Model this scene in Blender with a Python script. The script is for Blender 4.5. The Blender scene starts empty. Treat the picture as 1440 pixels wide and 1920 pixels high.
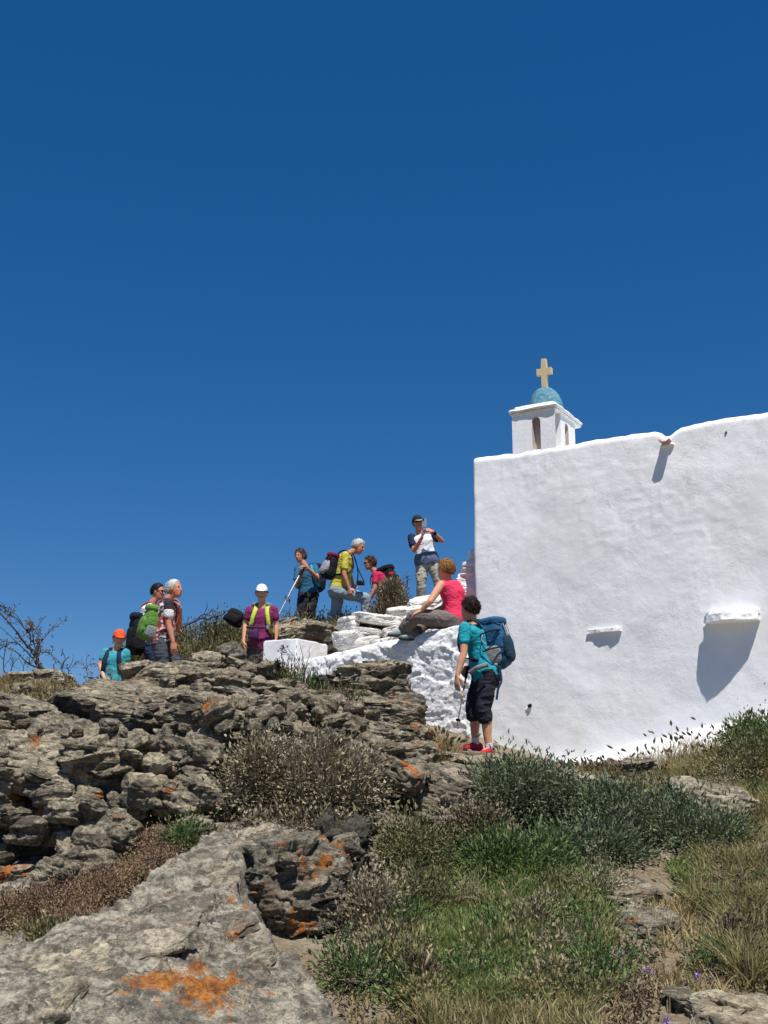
import bpy, bmesh, math, random
import numpy as np
from mathutils import Vector, Matrix, Quaternion
random.seed(7); RNG = np.random.default_rng(11)
SC = bpy.context.scene; COL = SC.collection
# ------------------------------------------------------------------ camera maths (photo pixels 1440 x 1920, focal 2200 px)
FPX = 2200.0; EYE = 1.6; TP = 540.0/FPX; PITCH = math.atan(TP)
CP, SP_ = math.cos(PITCH), math.sin(PITCH)
def ray(px, py):
    dx = (px-720.0)/FPX; dy = -(py-960.0)/FPX
    return np.array([dx, CP-SP_*dy, SP_+CP*dy])
def P(px, py, D):
    r = ray(px, py); return np.array([0, 0, EYE])+r*(D/r[1])
def V(a): return Vector((float(a[0]), float(a[1]), float(a[2])))
# ------------------------------------------------------------------ vectorised noise
def _hash(ix, iy, iz, seed):
    h = (ix.astype(np.int64)*374761393+iy.astype(np.int64)*668265263+iz.astype(np.int64)*2147483647+seed*1274126177) & 0xffffffff
    h = ((h ^ (h >> 13))*1274126177) & 0xffffffff
    h = ((h ^ (h >> 16))*2246822519) & 0xffffffff
    return ((h ^ (h >> 15)) & 0xffffff)/float(0x7fffff)-1.0
def vnoise(p, seed=0):
    f = np.floor(p); i = f.astype(np.int64); t = p-f; t = t*t*t*(t*(t*6-15)+10)
    x, y, z = i[..., 0], i[..., 1], i[..., 2]; tx, ty, tz = t[..., 0], t[..., 1], t[..., 2]
    r = 0
    for a in (0, 1):
        wx = tx if a else 1-tx
        for b in (0, 1):
            wy = ty if b else 1-ty
            for c in (0, 1):
                wz = tz if c else 1-tz
                r = r+wx*wy*wz*_hash(x+a, y+b, z+c, seed)
    return r
def fbm(p, octv=4, seed=0, gain=.5):
    a, s, r = 1.0, 0.0, 0
    q = np.array(p, float)
    for o in range(octv):
        r = r+a*vnoise(q, seed+o*17); s += a; a *= gain; q = q*2.03+3.1
    return r/s
def ridge(p, octv=3, seed=0):
    a, s, r = 1.0, 0.0, 0
    q = np.array(p, float)
    for o in range(octv):
        r = r+a*(1-2*np.abs(vnoise(q, seed+o*13))); s += a; a *= .5; q = q*2.1+1.7
    return r/s
def facet(p, seed=0, tilt=1.0):
    """cellular noise with a randomly tilted plane and step per cell: crisp broken faces"""
    sh = p.shape[:-1]; p = p.reshape(-1, 3); i0 = np.floor(p-.5).astype(np.int64); best = np.full(len(p), 1e9); out = np.zeros(len(p)); f32 = np.float32
    for a in (0, 1):
        for b in (0, 1):
            for c in (0, 1):
                x, y, z = i0[:, 0]+a, i0[:, 1]+b, i0[:, 2]+c
                h1 = _hash(x, y, z, seed); h2 = (h1*917.13+3) % 2-1; h3 = (h1*3571.7+5) % 2-1; h4 = (h1*7919.3+7) % 2-1
                dx = p[:, 0]-(x+.5+h1*.36); dy = p[:, 1]-(y+.5+h2*.36); dz = p[:, 2]-(z+.5+h3*.36); d = dx*dx+dy*dy+dz*dz
                v = h4*.55+tilt*(dx*h2+dy*h3+dz*h1)*.9; m = d < best; out[m] = v[m]; best = np.minimum(best, d)
    return out.reshape(sh)
# ------------------------------------------------------------------ scene helpers
def mesh_np(name, v, f, m=None, smooth=True, mats=None, midx=None):
    v = np.asarray(v, np.float32); me = bpy.data.meshes.new(name)
    f = np.asarray(f, np.int32)
    me.vertices.add(len(v)); me.vertices.foreach_set('co', v.ravel())
    k = f.shape[1]
    me.loops.add(f.size); me.loops.foreach_set('vertex_index', f.ravel())
    me.polygons.add(len(f)); me.polygons.foreach_set('loop_start', np.arange(0, f.size, k, dtype=np.int32))
    me.polygons.foreach_set('loop_total', np.full(len(f), k, np.int32))
    me.update(calc_edges=True)
    if smooth: me.polygons.foreach_set('use_smooth', np.ones(len(f), bool))
    for q in (mats or ([m] if m else [])): me.materials.append(q)
    if midx is not None: me.polygons.foreach_set('material_index', np.asarray(midx, np.int32))
    return me
def bm_mesh(name, bm, m=None, smooth=True):
    me = bpy.data.meshes.new(name); bmesh.ops.recalc_face_normals(bm, faces=bm.faces[:]); bm.to_mesh(me); bm.free()
    if smooth: me.polygons.foreach_set('use_smooth', np.ones(len(me.polygons), bool))
    if m: me.materials.append(m)
    return me
def link(name, me, parent=None):
    o = bpy.data.objects.new(name, me); COL.objects.link(o)
    if parent is not None:
        o.parent = parent; o.matrix_parent_inverse = Matrix.Translation(parent.location).inverted()
    return o
def tag(o, label=None, cat=None, group=None, kind=None):
    if label: o['label'] = label
    if cat: o['category'] = cat
    if group: o['group'] = group
    if kind: o['kind'] = kind
    return o
def thing(name, loc, label, cat, group=None):
    o = bpy.data.objects.new(name, None); COL.objects.link(o); o.location = V(loc); o.empty_display_size = .1
    return tag(o, label, cat, group)
# ------------------------------------------------------------------ material helpers
def lin(c):
    if isinstance(c, str):
        c = [int(c[i:i+2], 16)/255 for i in (0, 2, 4)]
        c = [x/12.92 if x <= .04045 else ((x+.055)/1.055)**2.4 for x in c]
    return tuple(c)+(1.0,)
class NT:
    def __init__(s, name):
        s.m = bpy.data.materials.new(name); s.m.use_nodes = True; s.t = s.m.node_tree; s.t.nodes.clear()
        s.out = s.n('ShaderNodeOutputMaterial'); s.b = s.n('ShaderNodeBsdfPrincipled'); s.l(s.b.outputs[0], s.out.inputs[0])
        s.tc = s.n('ShaderNodeTexCoord').outputs['Object']
        s.b.inputs['Specular IOR Level'].default_value = .25; s.oi = None
    def n(s, t, **k):
        x = s.t.nodes.new(t)
        for a, b in k.items(): setattr(x, a, b)
        return x
    def l(s, a, b): s.t.links.new(a, b)
    def noise(s, scale, detail=4, rough=.6, vec=None, dist=0):
        x = s.n('ShaderNodeTexNoise'); x.inputs['Scale'].default_value = scale; x.inputs['Detail'].default_value = detail
        x.inputs['Roughness'].default_value = rough; x.inputs['Distortion'].default_value = dist
        s.l(vec or s.tc, x.inputs['Vector']); return x.outputs[0]
    def vor(s, scale, vec=None, feature='F1'):
        x = s.n('ShaderNodeTexVoronoi'); x.feature = feature; x.inputs['Scale'].default_value = scale
        s.l(vec or s.tc, x.inputs['Vector']); return x.outputs['Distance']
    def mapg(s, scale, rot=(0, 0, 0), loc=(0, 0, 0)):
        x = s.n('ShaderNodeMapping'); x.inputs['Scale'].default_value = scale; x.inputs['Rotation'].default_value = rot
        x.inputs['Location'].default_value = loc; s.l(s.tc, x.inputs['Vector']); return x.outputs[0]
    def ramp(s, fac, stops):
        x = s.n('ShaderNodeValToRGB'); e = x.color_ramp.elements
        while len(e) < len(stops): e.new(.5)
        for k, (p, c) in enumerate(stops):
            e[k].position = p; e[k].color = lin(c) if isinstance(c, str) else ((c, c, c, 1) if not isinstance(c, tuple) else c+(1,))
        s.l(fac, x.inputs[0]); return x.outputs[0]
    def mix(s, fac, a, b, mode='MIX'):
        x = s.n('ShaderNodeMix'); x.data_type = 'RGBA'; x.blend_type = mode
        for v, i in ((fac, 0), (a, 6), (b, 7)):
            if isinstance(v, (int, float)): x.inputs[i].default_value = v if i == 0 else (v, v, v, 1)
            elif isinstance(v, (str, tuple)): x.inputs[i].default_value = lin(v)
            else: s.l(v, x.inputs[i])
        return x.outputs[2]
    def math(s, op, a, b=0.0):
        x = s.n('ShaderNodeMath', operation=op)
        for v, i in ((a, 0), (b, 1)):
            if isinstance(v, (int, float)): x.inputs[i].default_value = v
            else: s.l(v, x.inputs[i])
        return x.outputs[0]
    def bump(s, h, strength=.5, dist=.01, prev=None):
        x = s.n('ShaderNodeBump'); x.inputs['Strength'].default_value = strength; x.inputs['Distance'].default_value = dist
        s.l(h, x.inputs['Height'])
        if prev is not None: s.l(prev, x.inputs['Normal'])
        return x.outputs[0]
    def done(s, col=None, rough=.8, nrm=None):
        if col is not None:
            if isinstance(col, (str, tuple)): s.b.inputs['Base Color'].default_value = lin(col)
            else: s.l(col, s.b.inputs['Base Color'])
        s.b.inputs['Roughness'].default_value = rough
        if nrm is not None: s.l(nrm, s.b.inputs['Normal'])
        return s.m
def cloth(name, c, c2=None, rough=.85, scale=9, amt=.5, foldd=.02):
    t = NT(name); n = t.noise(scale, 4, .6); w = t.noise(14, 3, .55, t.mapg((1, 1, 1.8), (.5, .3, .2)), 1.2)
    c2 = c2 or tuple(.72*x for x in (lin(c)[:3]))
    col = t.mix(t.math('MULTIPLY', t.ramp(n, [(.35, 0.), (.7, 1.)]), amt), c, c2)
    nr = t.bump(w, .7, foldd); nr = t.bump(t.noise(180, 2), .25, .003, nr)
    return t.done(col, rough, nr)
def plain(name, c, rough=.5, metal=0.0, var=.25, scale=30):
    t = NT(name); n = t.noise(scale, 4); c2 = tuple(.6*x for x in lin(c)[:3])
    t.b.inputs['Metallic'].default_value = metal
    return t.done(t.mix(t.math('MULTIPLY', n, var*2), c, c2), rough, t.bump(n, .3, .003))
def leafmat(name, stops, transl=.25, rough=.6):
    t = NT(name); g = t.n('ShaderNodeNewGeometry'); r = g.outputs['Random Per Island']
    big = t.noise(3.0, 3); f = t.math('ADD', t.math('MULTIPLY', r, .7), t.math('MULTIPLY', t.math('SUBTRACT', big, .35), .9))
    col = t.ramp(f, stops); t.done(col, rough)
    tr = t.n('ShaderNodeBsdfTranslucent'); t.l(col, tr.inputs['Color'])
    mx = t.n('ShaderNodeMixShader'); mx.inputs[0].default_value = transl
    t.l(t.b.outputs[0], mx.inputs[1]); t.l(tr.outputs[0], mx.inputs[2]); t.l(mx.outputs[0], t.out.inputs[0])
    return t.m
M = {}
def rockcol(t, tint, orange, warm, blotch=.62):
    st = t.mapg((1.6, 1.6, 5.5), (.12, .22, 0)); lay = t.noise(3.6, 7, .72, st, .9)
    fine = t.noise(26, 5, .7); mid = t.noise(7, 5, .65, None, .6); T = lambda *q: tuple(tint*x for x in q)
    c = t.mix(t.ramp(lay, [(.42, 0.), (.60, 1.)]), T(.135, .120, .094), T(.395, .352, .272))
    c = t.mix(t.math('MULTIPLY', t.ramp(fine, [(.42, 1.), (.54, 0.)]), .8), c, T(.075, .07, .055))
    c = t.mix(t.math('MULTIPLY', t.ramp(mid, [(.50, 0.), (.64, 1.)]), .55), c, T(.55, .50, .39))       # pale lichen
    c = t.mix(t.math('MULTIPLY', t.ramp(t.noise(1.7, 4), [(.5, 0.), (.7, 1.)]), max(0, .40+warm)), c, T(.25, .18, .12))
    sp = t.ramp(t.vor(38), [(.0, 1.), (.22, 0.)]); c = t.mix(t.math('MULTIPLY', t.math('MULTIPLY', sp, t.ramp(t.noise(4.5, 3), [(.45, 0.), (.6, 1.)])), .8), c, T(.50, .49, .43))
    og = t.math('ADD', t.math('MULTIPLY', t.noise(3.6, 2, .5, t.mapg((1, 1, 1), (0, 0, 0), (4.2, 1.3, 7.7))), .60), t.math('MULTIPLY', t.noise(19, 5, .75), .40))
    og = t.ramp(og, [(orange, 0.), (orange+.025, 1.)])
    c = t.mix(t.math('MULTIPLY', t.ramp(t.noise(60, 4, .75), [(.36, 1.), (.50, 0.)]), .6), c, T(.07, .065, .052))
    c = t.mix(t.math('MULTIPLY', t.ramp(t.math('ADD', t.math('MULTIPLY', t.noise(2.6, 5, .7, t.mapg((1, 1, 1), (0, 0, 0), (9, 3, 1))), .7), t.math('MULTIPLY', t.noise(11, 4, .75), .3)), [(.52, 0.), (.575, 1.)]), blotch), c, (.062, .058, .05))       # near-black noise blotches
    c = t.mix(t.math('MULTIPLY', og, .92), c, t.mix(t.noise(40, 3), (.44, .155, .018), (.30, .075, .010)))
    return c, t.math('ADD', t.math('MULTIPLY', lay, .8), t.math('ADD', t.math('MULTIPLY', fine, .35), t.math('MULTIPLY', mid, .8)))
def rockmat(name, tint=1.0, orange=.60, warm=0.0, dark=0.0):
    t = NT(name); oi = t.n('ShaderNodeObjectInfo'); va = t.n('ShaderNodeVectorMath', operation='ADD'); t.l(t.tc, va.inputs[0])
    sc_ = t.n('ShaderNodeVectorMath', operation='SCALE'); cb = t.n('ShaderNodeCombineXYZ'); t.l(oi.outputs['Random'], cb.inputs[0]); t.l(t.math('FRACT', t.math('MULTIPLY', oi.outputs['Random'], 17.3)), cb.inputs[1]); t.l(t.math('FRACT', t.math('MULTIPLY', oi.outputs['Random'], 71.9)), cb.inputs[2])
    t.l(cb.outputs[0], sc_.inputs[0]); sc_.inputs['Scale'].default_value = 40; t.l(sc_.outputs[0], va.inputs[1]); t.tc = va.outputs[0]
    c, h = rockcol(t, tint, orange, warm); c = t.mix(1.0, c, t.ramp(oi.outputs['Random'], [(0, (.82, .82, .80)), (.5, (1.05, 1.0, .92)), (1, (1.16, 1.12, 1.02))]), 'MULTIPLY')
    nr = t.bump(h, 1.0, .045); nr = t.bump(t.noise(75, 4, .7), .8, .007, nr)
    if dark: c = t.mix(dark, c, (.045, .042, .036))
    return t.done(c, .93, nr)
def setup_materials():
    M['rock'] = rockmat('schist', 1.0, .655); M['rock_pale'] = rockmat('pale_schist', 1.2, .63, 0, 0); M['rock_orange'] = rockmat('lichen_schist', 1.0, .565, .1)
    M['rock_warm'] = rockmat('brown_schist', .95, .65, .35); M['rock_dark'] = rockmat('shade_dark_schist', .8, .7, 0, .78)  # rock_dark is near-black: shade of hollows and overhangs put into the colour
    M['rock_grey'] = rockmat('grey_schist', 1.05, .62, -.25)
    # whitewashed plaster
    for nm, st, ds, base in (('white', .42, .012, (.84, .85, .865)), ('white_rough', 1.0, .035, (.84, .85, .865)), ('white_bright', .9, .03, (.83, .84, .85))):
        t = NT('whitewash_'+nm); big = t.noise(1.1, 4, .6); c = t.mix(t.math('MULTIPLY', t.ramp(big, [(.42, 0.), (.75, 1.)]), .30), base, (.70, .69, .65))
        c = t.mix(t.math('MULTIPLY', t.ramp(t.noise(55, 4, .75), [(.60, 0.), (.72, 1.)]), .35), c, (.50, .50, .50))
        drip = t.noise(3, 4, .6, t.mapg((3.2, 3.2, .35))); c = t.mix(t.math('MULTIPLY', t.ramp(drip, [(.58, 0.), (.72, 1.)]), .22), c, (.66, .62, .54))
        sx = t.n('ShaderNodeSeparateXYZ'); t.l(t.tc, sx.inputs[0]); zr = t.ramp(t.math('ADD', t.math('MULTIPLY', sx.outputs[2], .5), t.math('MULTIPLY', t.noise(2.2, 5, .7), .35)), [(.58, 1.), (.85, 0.)])
        c = t.mix(t.math('MULTIPLY', zr, .45), c, (.60, .53, .43))
        c = t.mix(t.math('MULTIPLY', t.ramp(t.noise(.9, 5, .75, t.mapg((1.4, 1.4, .6), (0, 0, 0), (3, 8, 2))), [(.50, 0.), (.60, 1.)]), .16), c, (.62, .58, .50))
        wv = t.n('ShaderNodeVectorMath', operation='ADD'); nz = t.n('ShaderNodeTexNoise'); nz.inputs['Scale'].default_value = 3; nz.inputs['Detail'].default_value = 5; t.l(t.tc, nz.inputs['Vector']); sc2 = t.n('ShaderNodeVectorMath', operation='SCALE'); sc2.inputs['Scale'].default_value = .7; t.l(nz.outputs['Color'], sc2.inputs[0]); t.l(sc2.outputs[0], wv.inputs[0]); t.l(t.tc, wv.inputs[1])
        ck = t.ramp(t.vor(.9, wv.outputs[0], 'DISTANCE_TO_EDGE'), [(.0, 1.), (.007, 0.)]); c = t.mix(t.math('MULTIPLY', t.math('MULTIPLY', ck, t.ramp(t.noise(1.3, 3), [(.5, 0.), (.6, 1.)])), .4), c, (.42, .40, .37))
        if nm == 'white_bright': c = t.mix(t.math('MULTIPLY', t.ramp(t.math('ADD', t.math('MULTIPLY', t.noise(5, 5, .75), .6), t.math('MULTIPLY', t.noise(24, 4, .8), .4)), [(.545, 0.), (.60, 1.)]), .5), c, (.50, .47, .41))
        h = t.math('ADD', t.math('MULTIPLY', t.noise(4, 4, .6), .7), t.math('MULTIPLY', t.math('MULTIPLY', t.noise(22, 5, .7, None, 1.0), t.ramp(t.noise(1.6, 4, .7), [(.40, .15), (.65, 1.)])), 1.1))
        nr = t.bump(h, st, ds); nr = t.bump(t.noise(90, 3, .7), .5, .004, nr); M[nm] = t.done(c, .9, nr)
    t = NT('hillside_ground')
    n1 = t.noise(1.3, 5, .6); n2 = t.noise(9, 5, .7); n3 = t.noise(45, 4, .7)
    c = t.mix(t.ramp(n1, [(.42, 0.), (.58, 1.)]), (.215, .155, .095), (.26, .225, .165))
    c = t.mix(t.math('MULTIPLY', t.ramp(n2, [(.45, 0.), (.6, 1.)]), .8), c, (.14, .10, .06))
    c = t.mix(t.math('MULTIPLY', t.ramp(n3, [(.5, 0.), (.62, 1.)]), .6), c, (.33, .29, .22))
    c = t.mix(t.math('MULTIPLY', t.ramp(t.vor(22), [(.0, 1.), (.25, 0.)]), .45), c, (.38, .35, .29))
    at = t.n('ShaderNodeAttribute'); at.attribute_name = 'rocky'; rk = at.outputs['Fac']; rc, rh = rockcol(t, .9, .66, 0)
    edge = t.ramp(t.math('ADD', rk, t.math('MULTIPLY', t.math('SUBTRACT', t.noise(6, 4, .6), .5), .9)), [(.42, 0.), (.56, 1.)]); c = t.mix(edge, c, rc)
    hh = t.mix(edge, t.math('ADD', n2, t.math('MULTIPLY', n3, .5)), rh)
    nr = t.bump(hh, .9, .045); M['ground'] = t.done(c, .95, t.bump(t.noise(130, 3), .7, .006, nr))
    # blue dome: weathered paint
    t = NT('weathered_blue_paint'); c = t.mix(t.ramp(t.noise(9, 5, .7), [(.4, 0.), (.62, 1.)]), (.05, .165, .235), (.11, .27, .33))
    c = t.mix(t.math('MULTIPLY', t.ramp(t.noise(30, 4, .7), [(.58, 0.), (.66, 1.)]), .6), c, (.5, .55, .53)); M['dome'] = t.done(c, .7, t.bump(t.noise(14, 4), .6, .01))
    M['marble'] = plain('aged_marble', (.64, .51, .30), .7, 0, .2, 12)
    M['terracotta'] = plain('clay_tile', (.50, .30, .24), .85, 0, .4, 30)
    M['reveal'] = plain('bare_plaster', (.62, .52, .46), .9, 0, .35, 12)
    M['bark'] = plain('grey_twig', (.16, .13, .10), .9, 0, .4, 40); M['bark_dark'] = plain('dark_twig', (.055, .05, .05), .9, 0, .4, 40)
    M['straw_stem'] = plain('straw_stem', (.42, .33, .20), .9, 0, .4, 40)
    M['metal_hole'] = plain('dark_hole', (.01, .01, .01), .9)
    L = lambda nm, *c, **k: M.__setitem__(nm, leafmat(nm, [(i/(len(c)-1) if len(c) > 1 else 0, q) for i, q in enumerate(c)], **k))
    L('leaf_grey', (.09, .07, .038), (.20, .165, .098), (.34, .29, .19), (.50, .44, .32), transl=.15)
    L('leaf_blue', (.055, .070, .034), (.115, .145, .078), (.175, .215, .125), (.31, .35, .21), transl=.25)
    L('leaf_green', (0.039, 0.065, 0.018), (0.085, 0.143, 0.042), (0.156, 0.234, 0.085), (0.299, 0.377, 0.156), transl=0.35)
    L('leaf_olive', (0.062, 0.062, 0.025), (0.150, 0.144, 0.062), (0.250, 0.231, 0.112), (0.413, 0.375, 0.213), transl=0.3)
    L('leaf_brown', (0.046, 0.031, 0.021), (0.130, 0.094, 0.058), (0.221, 0.169, 0.104), (0.338, 0.273, 0.182), transl=.1)
    L('leaf_red', (.09, .055, .035), (.20, .12, .075), (.28, .18, .11), (.36, .28, .19), transl=.15)
    L('grass_green', (.075, .095, .025), (.15, .20, .055), (.26, .31, .11), (.46, .48, .23), transl=.4)
    L('grass_dry', (0.120, 0.090, 0.036), (0.264, 0.204, 0.090), (0.432, 0.348, 0.180), (0.600, 0.516, 0.312), transl=0.4)
    L('grass_mixed', (0.105, 0.095, 0.036), (0.224, 0.210, 0.084), (0.392, 0.336, 0.168), (0.644, 0.560, 0.322), transl=0.4)
    L('seedhead', (.045, .035, .025), (.11, .09, .055), (.22, .18, .11), transl=.1)
    L('petal_violet', (.36, .22, .50), (.52, .36, .66), transl=.2); L('petal_pink', (.62, .26, .40), (.75, .45, .52), transl=.2)
    L('petal_yellow', (.7, .45, .02), (.75, .55, .05), transl=.2)
setup_materials()
# ------------------------------------------------------------------ chapel frame
UD = np.array([.869, -.495, 0]); UD /= np.linalg.norm(UD); ND = np.array([UD[1], -UD[0], 0]); ZD = np.array([0, 0, 1.])
CORNER = P(889, 1100, 13.5); CORNER[2] = 0
def W(u, n, z):            # chapel coordinates -> world
    u, n, z = np.broadcast_arrays(u, n, z); return CORNER+u[..., None]*UD+n[..., None]*ND+z[..., None]*ZD
def onwall(px, py, noff=0.0):   # (u, z) where the sight line meets the plane n = noff
    r = ray(px, py); C0 = np.array([0, 0, EYE]); t = ((CORNER+ND*noff-C0)@ND)/(r@ND); p = C0+r*t
    return (p-CORNER)@UD, p[2]
# ------------------------------------------------------------------ hillside
CPT = [(1440,1920,6.0),(1000,1920,6.0),(700,1920,6.1),(640,1880,6.4),(1440,1700,8.0),(1150,1740,7.6),(900,1740,7.6),(1440,1560,9.4),(1150,1600,9.0),(950,1560,9.6),(1440,1460,10.7),
 (1250,1456,11.2),(1050,1462,11.2),(1150,1452,11.8),(1000,1455,11.9),(905,1424,11.6),(905,1416,12.2),(1440,1392,11.8),(1300,1422,12.2),(1200,1436,12.4),(1050,1450,12.7),(950,1425,13.0),(1100,1442,12.2),(850,1412,13.2),(790,1400,13.3),(750,1380,13.6),(770,1420,12.6),
 (850,1425,12.4),(805,1430,12.0),(790,1475,10.6),(760,1560,9.6),(700,1680,8.6),(640,1760,7.6),(800,1640,8.7),
 (620,1560,8.9),(520,1560,8.8),(400,1590,8.5),(300,1600,8.4),(250,1640,8.1),(100,1700,7.7),(0,1720,7.5),(-150,1730,7.5),
 (300,1540,9.3),(180,1610,9.1),(0,1640,9.0),(0,1540,9.9),(100,1600,9.4),(100,1530,10.0),(0,1400,10.1),(0,1320,10.9),(0,1290,12.2),(-200,1280,12.2),(-200,1480,10.1),
 (150,1500,10.2),(150,1400,10.6),(150,1330,11.0),(150,1296,12.2),(215,1300,12.0),(235,1292,12.6),(200,1310,13.2),(300,1480,9.6),(300,1400,10.3),(300,1325,11.2),(300,1282,12.3),
 (450,1480,9.7),(450,1400,10.4),(450,1330,11.1),(450,1285,12.1),(600,1480,9.7),(600,1400,10.4),(600,1345,11.2),(600,1300,12.0),(700,1460,10.0),(700,1390,10.7),(700,1320,11.4),(690,1280,12.1),
 (760,1470,10.3),(765,1400,11.0),(735,1275,12.4),
 (300,1325,16.0),(320,1330,14.5),(220,1390,16.5),(100,1330,15),(0,1300,14.5),(0,1330,17),(480,1300,17.0),(480,1290,15),(560,1300,14.2),
 (350,1240,18.8),(250,1250,18.8),(430,1205,19.3),(180,1290,19),(560,1198,20.0),(620,1194,18.9),(540,1212,17.6),(680,1192,17.2),(740,1150,20.5),(700,1160,20.0),(790,1135,19.6),(860,1150,19.6),
 (640,1215,16.3),(760,1190,16.0),(850,1175,15.6),(800,1180,14.7),(700,1225,15.0)]
CPT = [(a, b, D+.32 if (a < 745 and 1310 <= b <= 1565 and 9 < D < 11.6) else D) for a, b, D in CPT]
CPT3 = [P(*c) for c in CPT]+[np.array(q, float) for q in [(-3,0,-.1),(0,0,0),(3,0,-.1),(-3,3,0),(0,3,.05),(3,3,.1),(-6,5,.2),(6,5,.5),(-5,24,1.2),(0,25,2.2),(4,25,2.2),(-9,20,1.0),(-8,30,-1),(0,32,0),(6,32,1),(12,12,2.2),(12,22,2.5),(6,13,2.2),(4,16,2.3),(-12,10,.8),(-14,30,-2),(12,32,0),(-20,0,-2),(20,0,-1)]]
CPT3 = np.array(CPT3); CXY = CPT3[:, :2]; 
def _k(a, b):
    d = a[:, None, :]-b[None, :, :]; return np.sqrt((d**2).sum(-1)+.02)
_A = np.zeros((len(CXY)+3,)*2); n_ = len(CXY); _A[:n_, :n_] = _k(CXY, CXY)-np.eye(n_)*.02; _A[:n_, n_] = 1; _A[:n_, n_+1:] = CXY; _A[n_, :n_] = 1; _A[n_+1:, :n_] = CXY.T
_w = np.linalg.solve(_A, np.concatenate([CPT3[:, 2], np.zeros(3)]))
def ground_raw(x, y):
    q = np.stack([x.ravel(), y.ravel()], 1); out = np.empty(len(q))
    for s in range(0, len(q), 20000): 
        c = q[s:s+20000]; out[s:s+20000] = _k(c, CXY)@_w[:n_]+_w[n_]+c@_w[n_+1:]
    z = out.reshape(x.shape); r = np.hypot(x, y-12); far = np.clip((r-20)/40, 0, 1)
    return z*(1-far)+(-3)*far
OUTC = np.array([P(*q)[:2] for q in [(-60,1725,7.4),(0,1735,7.5),(260,1650,8.05),(430,1600,8.6),(560,1590,8.8),(640,1700,8.4),(760,1620,9.0),(800,1520,10),(800,1450,11.3),(960,1450,11.3),(960,1425,11.9),(800,1410,12.4),(740,1250,12.7),(600,1280,12.8),(0,1275,12.6),(-400,1275,12.6),(-400,1725,7.4)]])
def poly_sd(x, y, poly):    # >0 inside
    ins = np.zeros(x.shape, bool); dm = np.full(x.shape, 1e9)
    for k in range(len(poly)):
        ax, ay = poly[k-1]; bx, by = poly[k]; ex, ey = bx-ax, by-ay
        t = np.clip(((x-ax)*ex+(y-ay)*ey)/(ex*ex+ey*ey+1e-12), 0, 1); dm = np.minimum(dm, np.hypot(x-ax-t*ex, y-ay-t*ey))
        ins ^= ((ay > y) != (by > y)) & (x < ex*(y-ay)/(ey if abs(ey) > 1e-9 else 1e-9)+ax)
    return np.where(ins, dm, -dm)
def rocky(x, y): return np.clip(poly_sd(x, y, OUTC)/.5+.5, 0, 1)
def ground_z(x, y):
    x = np.asarray(x, float); y = np.asarray(y, float); z = ground_raw(x, y); p = np.stack([x, y, x*0], -1)
    r = np.clip((28-np.hypot(x, y-12))/10, 0, 1)
    k = rocky(x, y)
    p3 = np.stack([x, y, z*2.2], -1); led = ridge(p3*2.3, 3, 71)*.07+ridge(p3*6.5, 2, 73)*.03
    return z+r*((.05*fbm(p*1.1, 4, 3)+.022*fbm(p*5, 3, 5)+.012*fbm(p*14, 2, 6))*(1-.5*k)+led*k)
def axis(lo, hi, step, far):
    a = np.arange(lo, hi+step, step); k = np.cumsum(step*1.25**np.arange(1, 60)); k = k[k < far]
    return np.concatenate([(lo-k)[::-1], a, hi+k])
gx = axis(-4.8, 5.2, .03, 900); gy = axis(4.8, 21, .04, 900)
GX, GY = np.meshgrid(gx, gy); GZ = ground_z(GX, GY)
def gidx(ny, nx):
    i = np.arange(ny*nx).reshape(ny, nx); return np.stack([i[:-1, :-1], i[:-1, 1:], i[1:, 1:], i[1:, :-1]], -1).reshape(-1, 4)
me = mesh_np('hillside', np.stack([GX, GY, GZ], -1).reshape(-1, 3), gidx(len(gy), len(gx)), M['ground'])
at = me.attributes.new('rocky', 'FLOAT', 'POINT'); at.data.foreach_set('value', rocky(GX, GY).ravel().astype(np.float32))
tag(link('hillside', me), kind='structure')
def gz(x, y):              # fast bilinear lookup
    x = np.asarray(x, float); y = np.asarray(y, float)
    i = np.clip(np.searchsorted(gx, x)-1, 0, len(gx)-2); j = np.clip(np.searchsorted(gy, y)-1, 0, len(gy)-2)
    a = np.clip((x-gx[i])/(gx[i+1]-gx[i]), 0, 1); b = np.clip((y-gy[j])/(gy[j+1]-gy[j]), 0, 1)
    return GZ[j, i]*(1-a)*(1-b)+GZ[j, i+1]*a*(1-b)+GZ[j+1, i]*(1-a)*b+GZ[j+1, i+1]*a*b
def hit(px, py, dmin=4.0, dmax=26.0):     # ground point seen at a pixel
    r = ray(px, py); D = np.arange(dmin, dmax, .04); t = D/r[1]; x = r[0]*t; z = EYE+r[2]*t
    k = np.nonzero(gz(x, D) >= z)[0]
    if len(k) == 0: return None
    return np.array([x[k[0]], D[k[0]], gz(x[k[0]], D[k[0]])])
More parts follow.
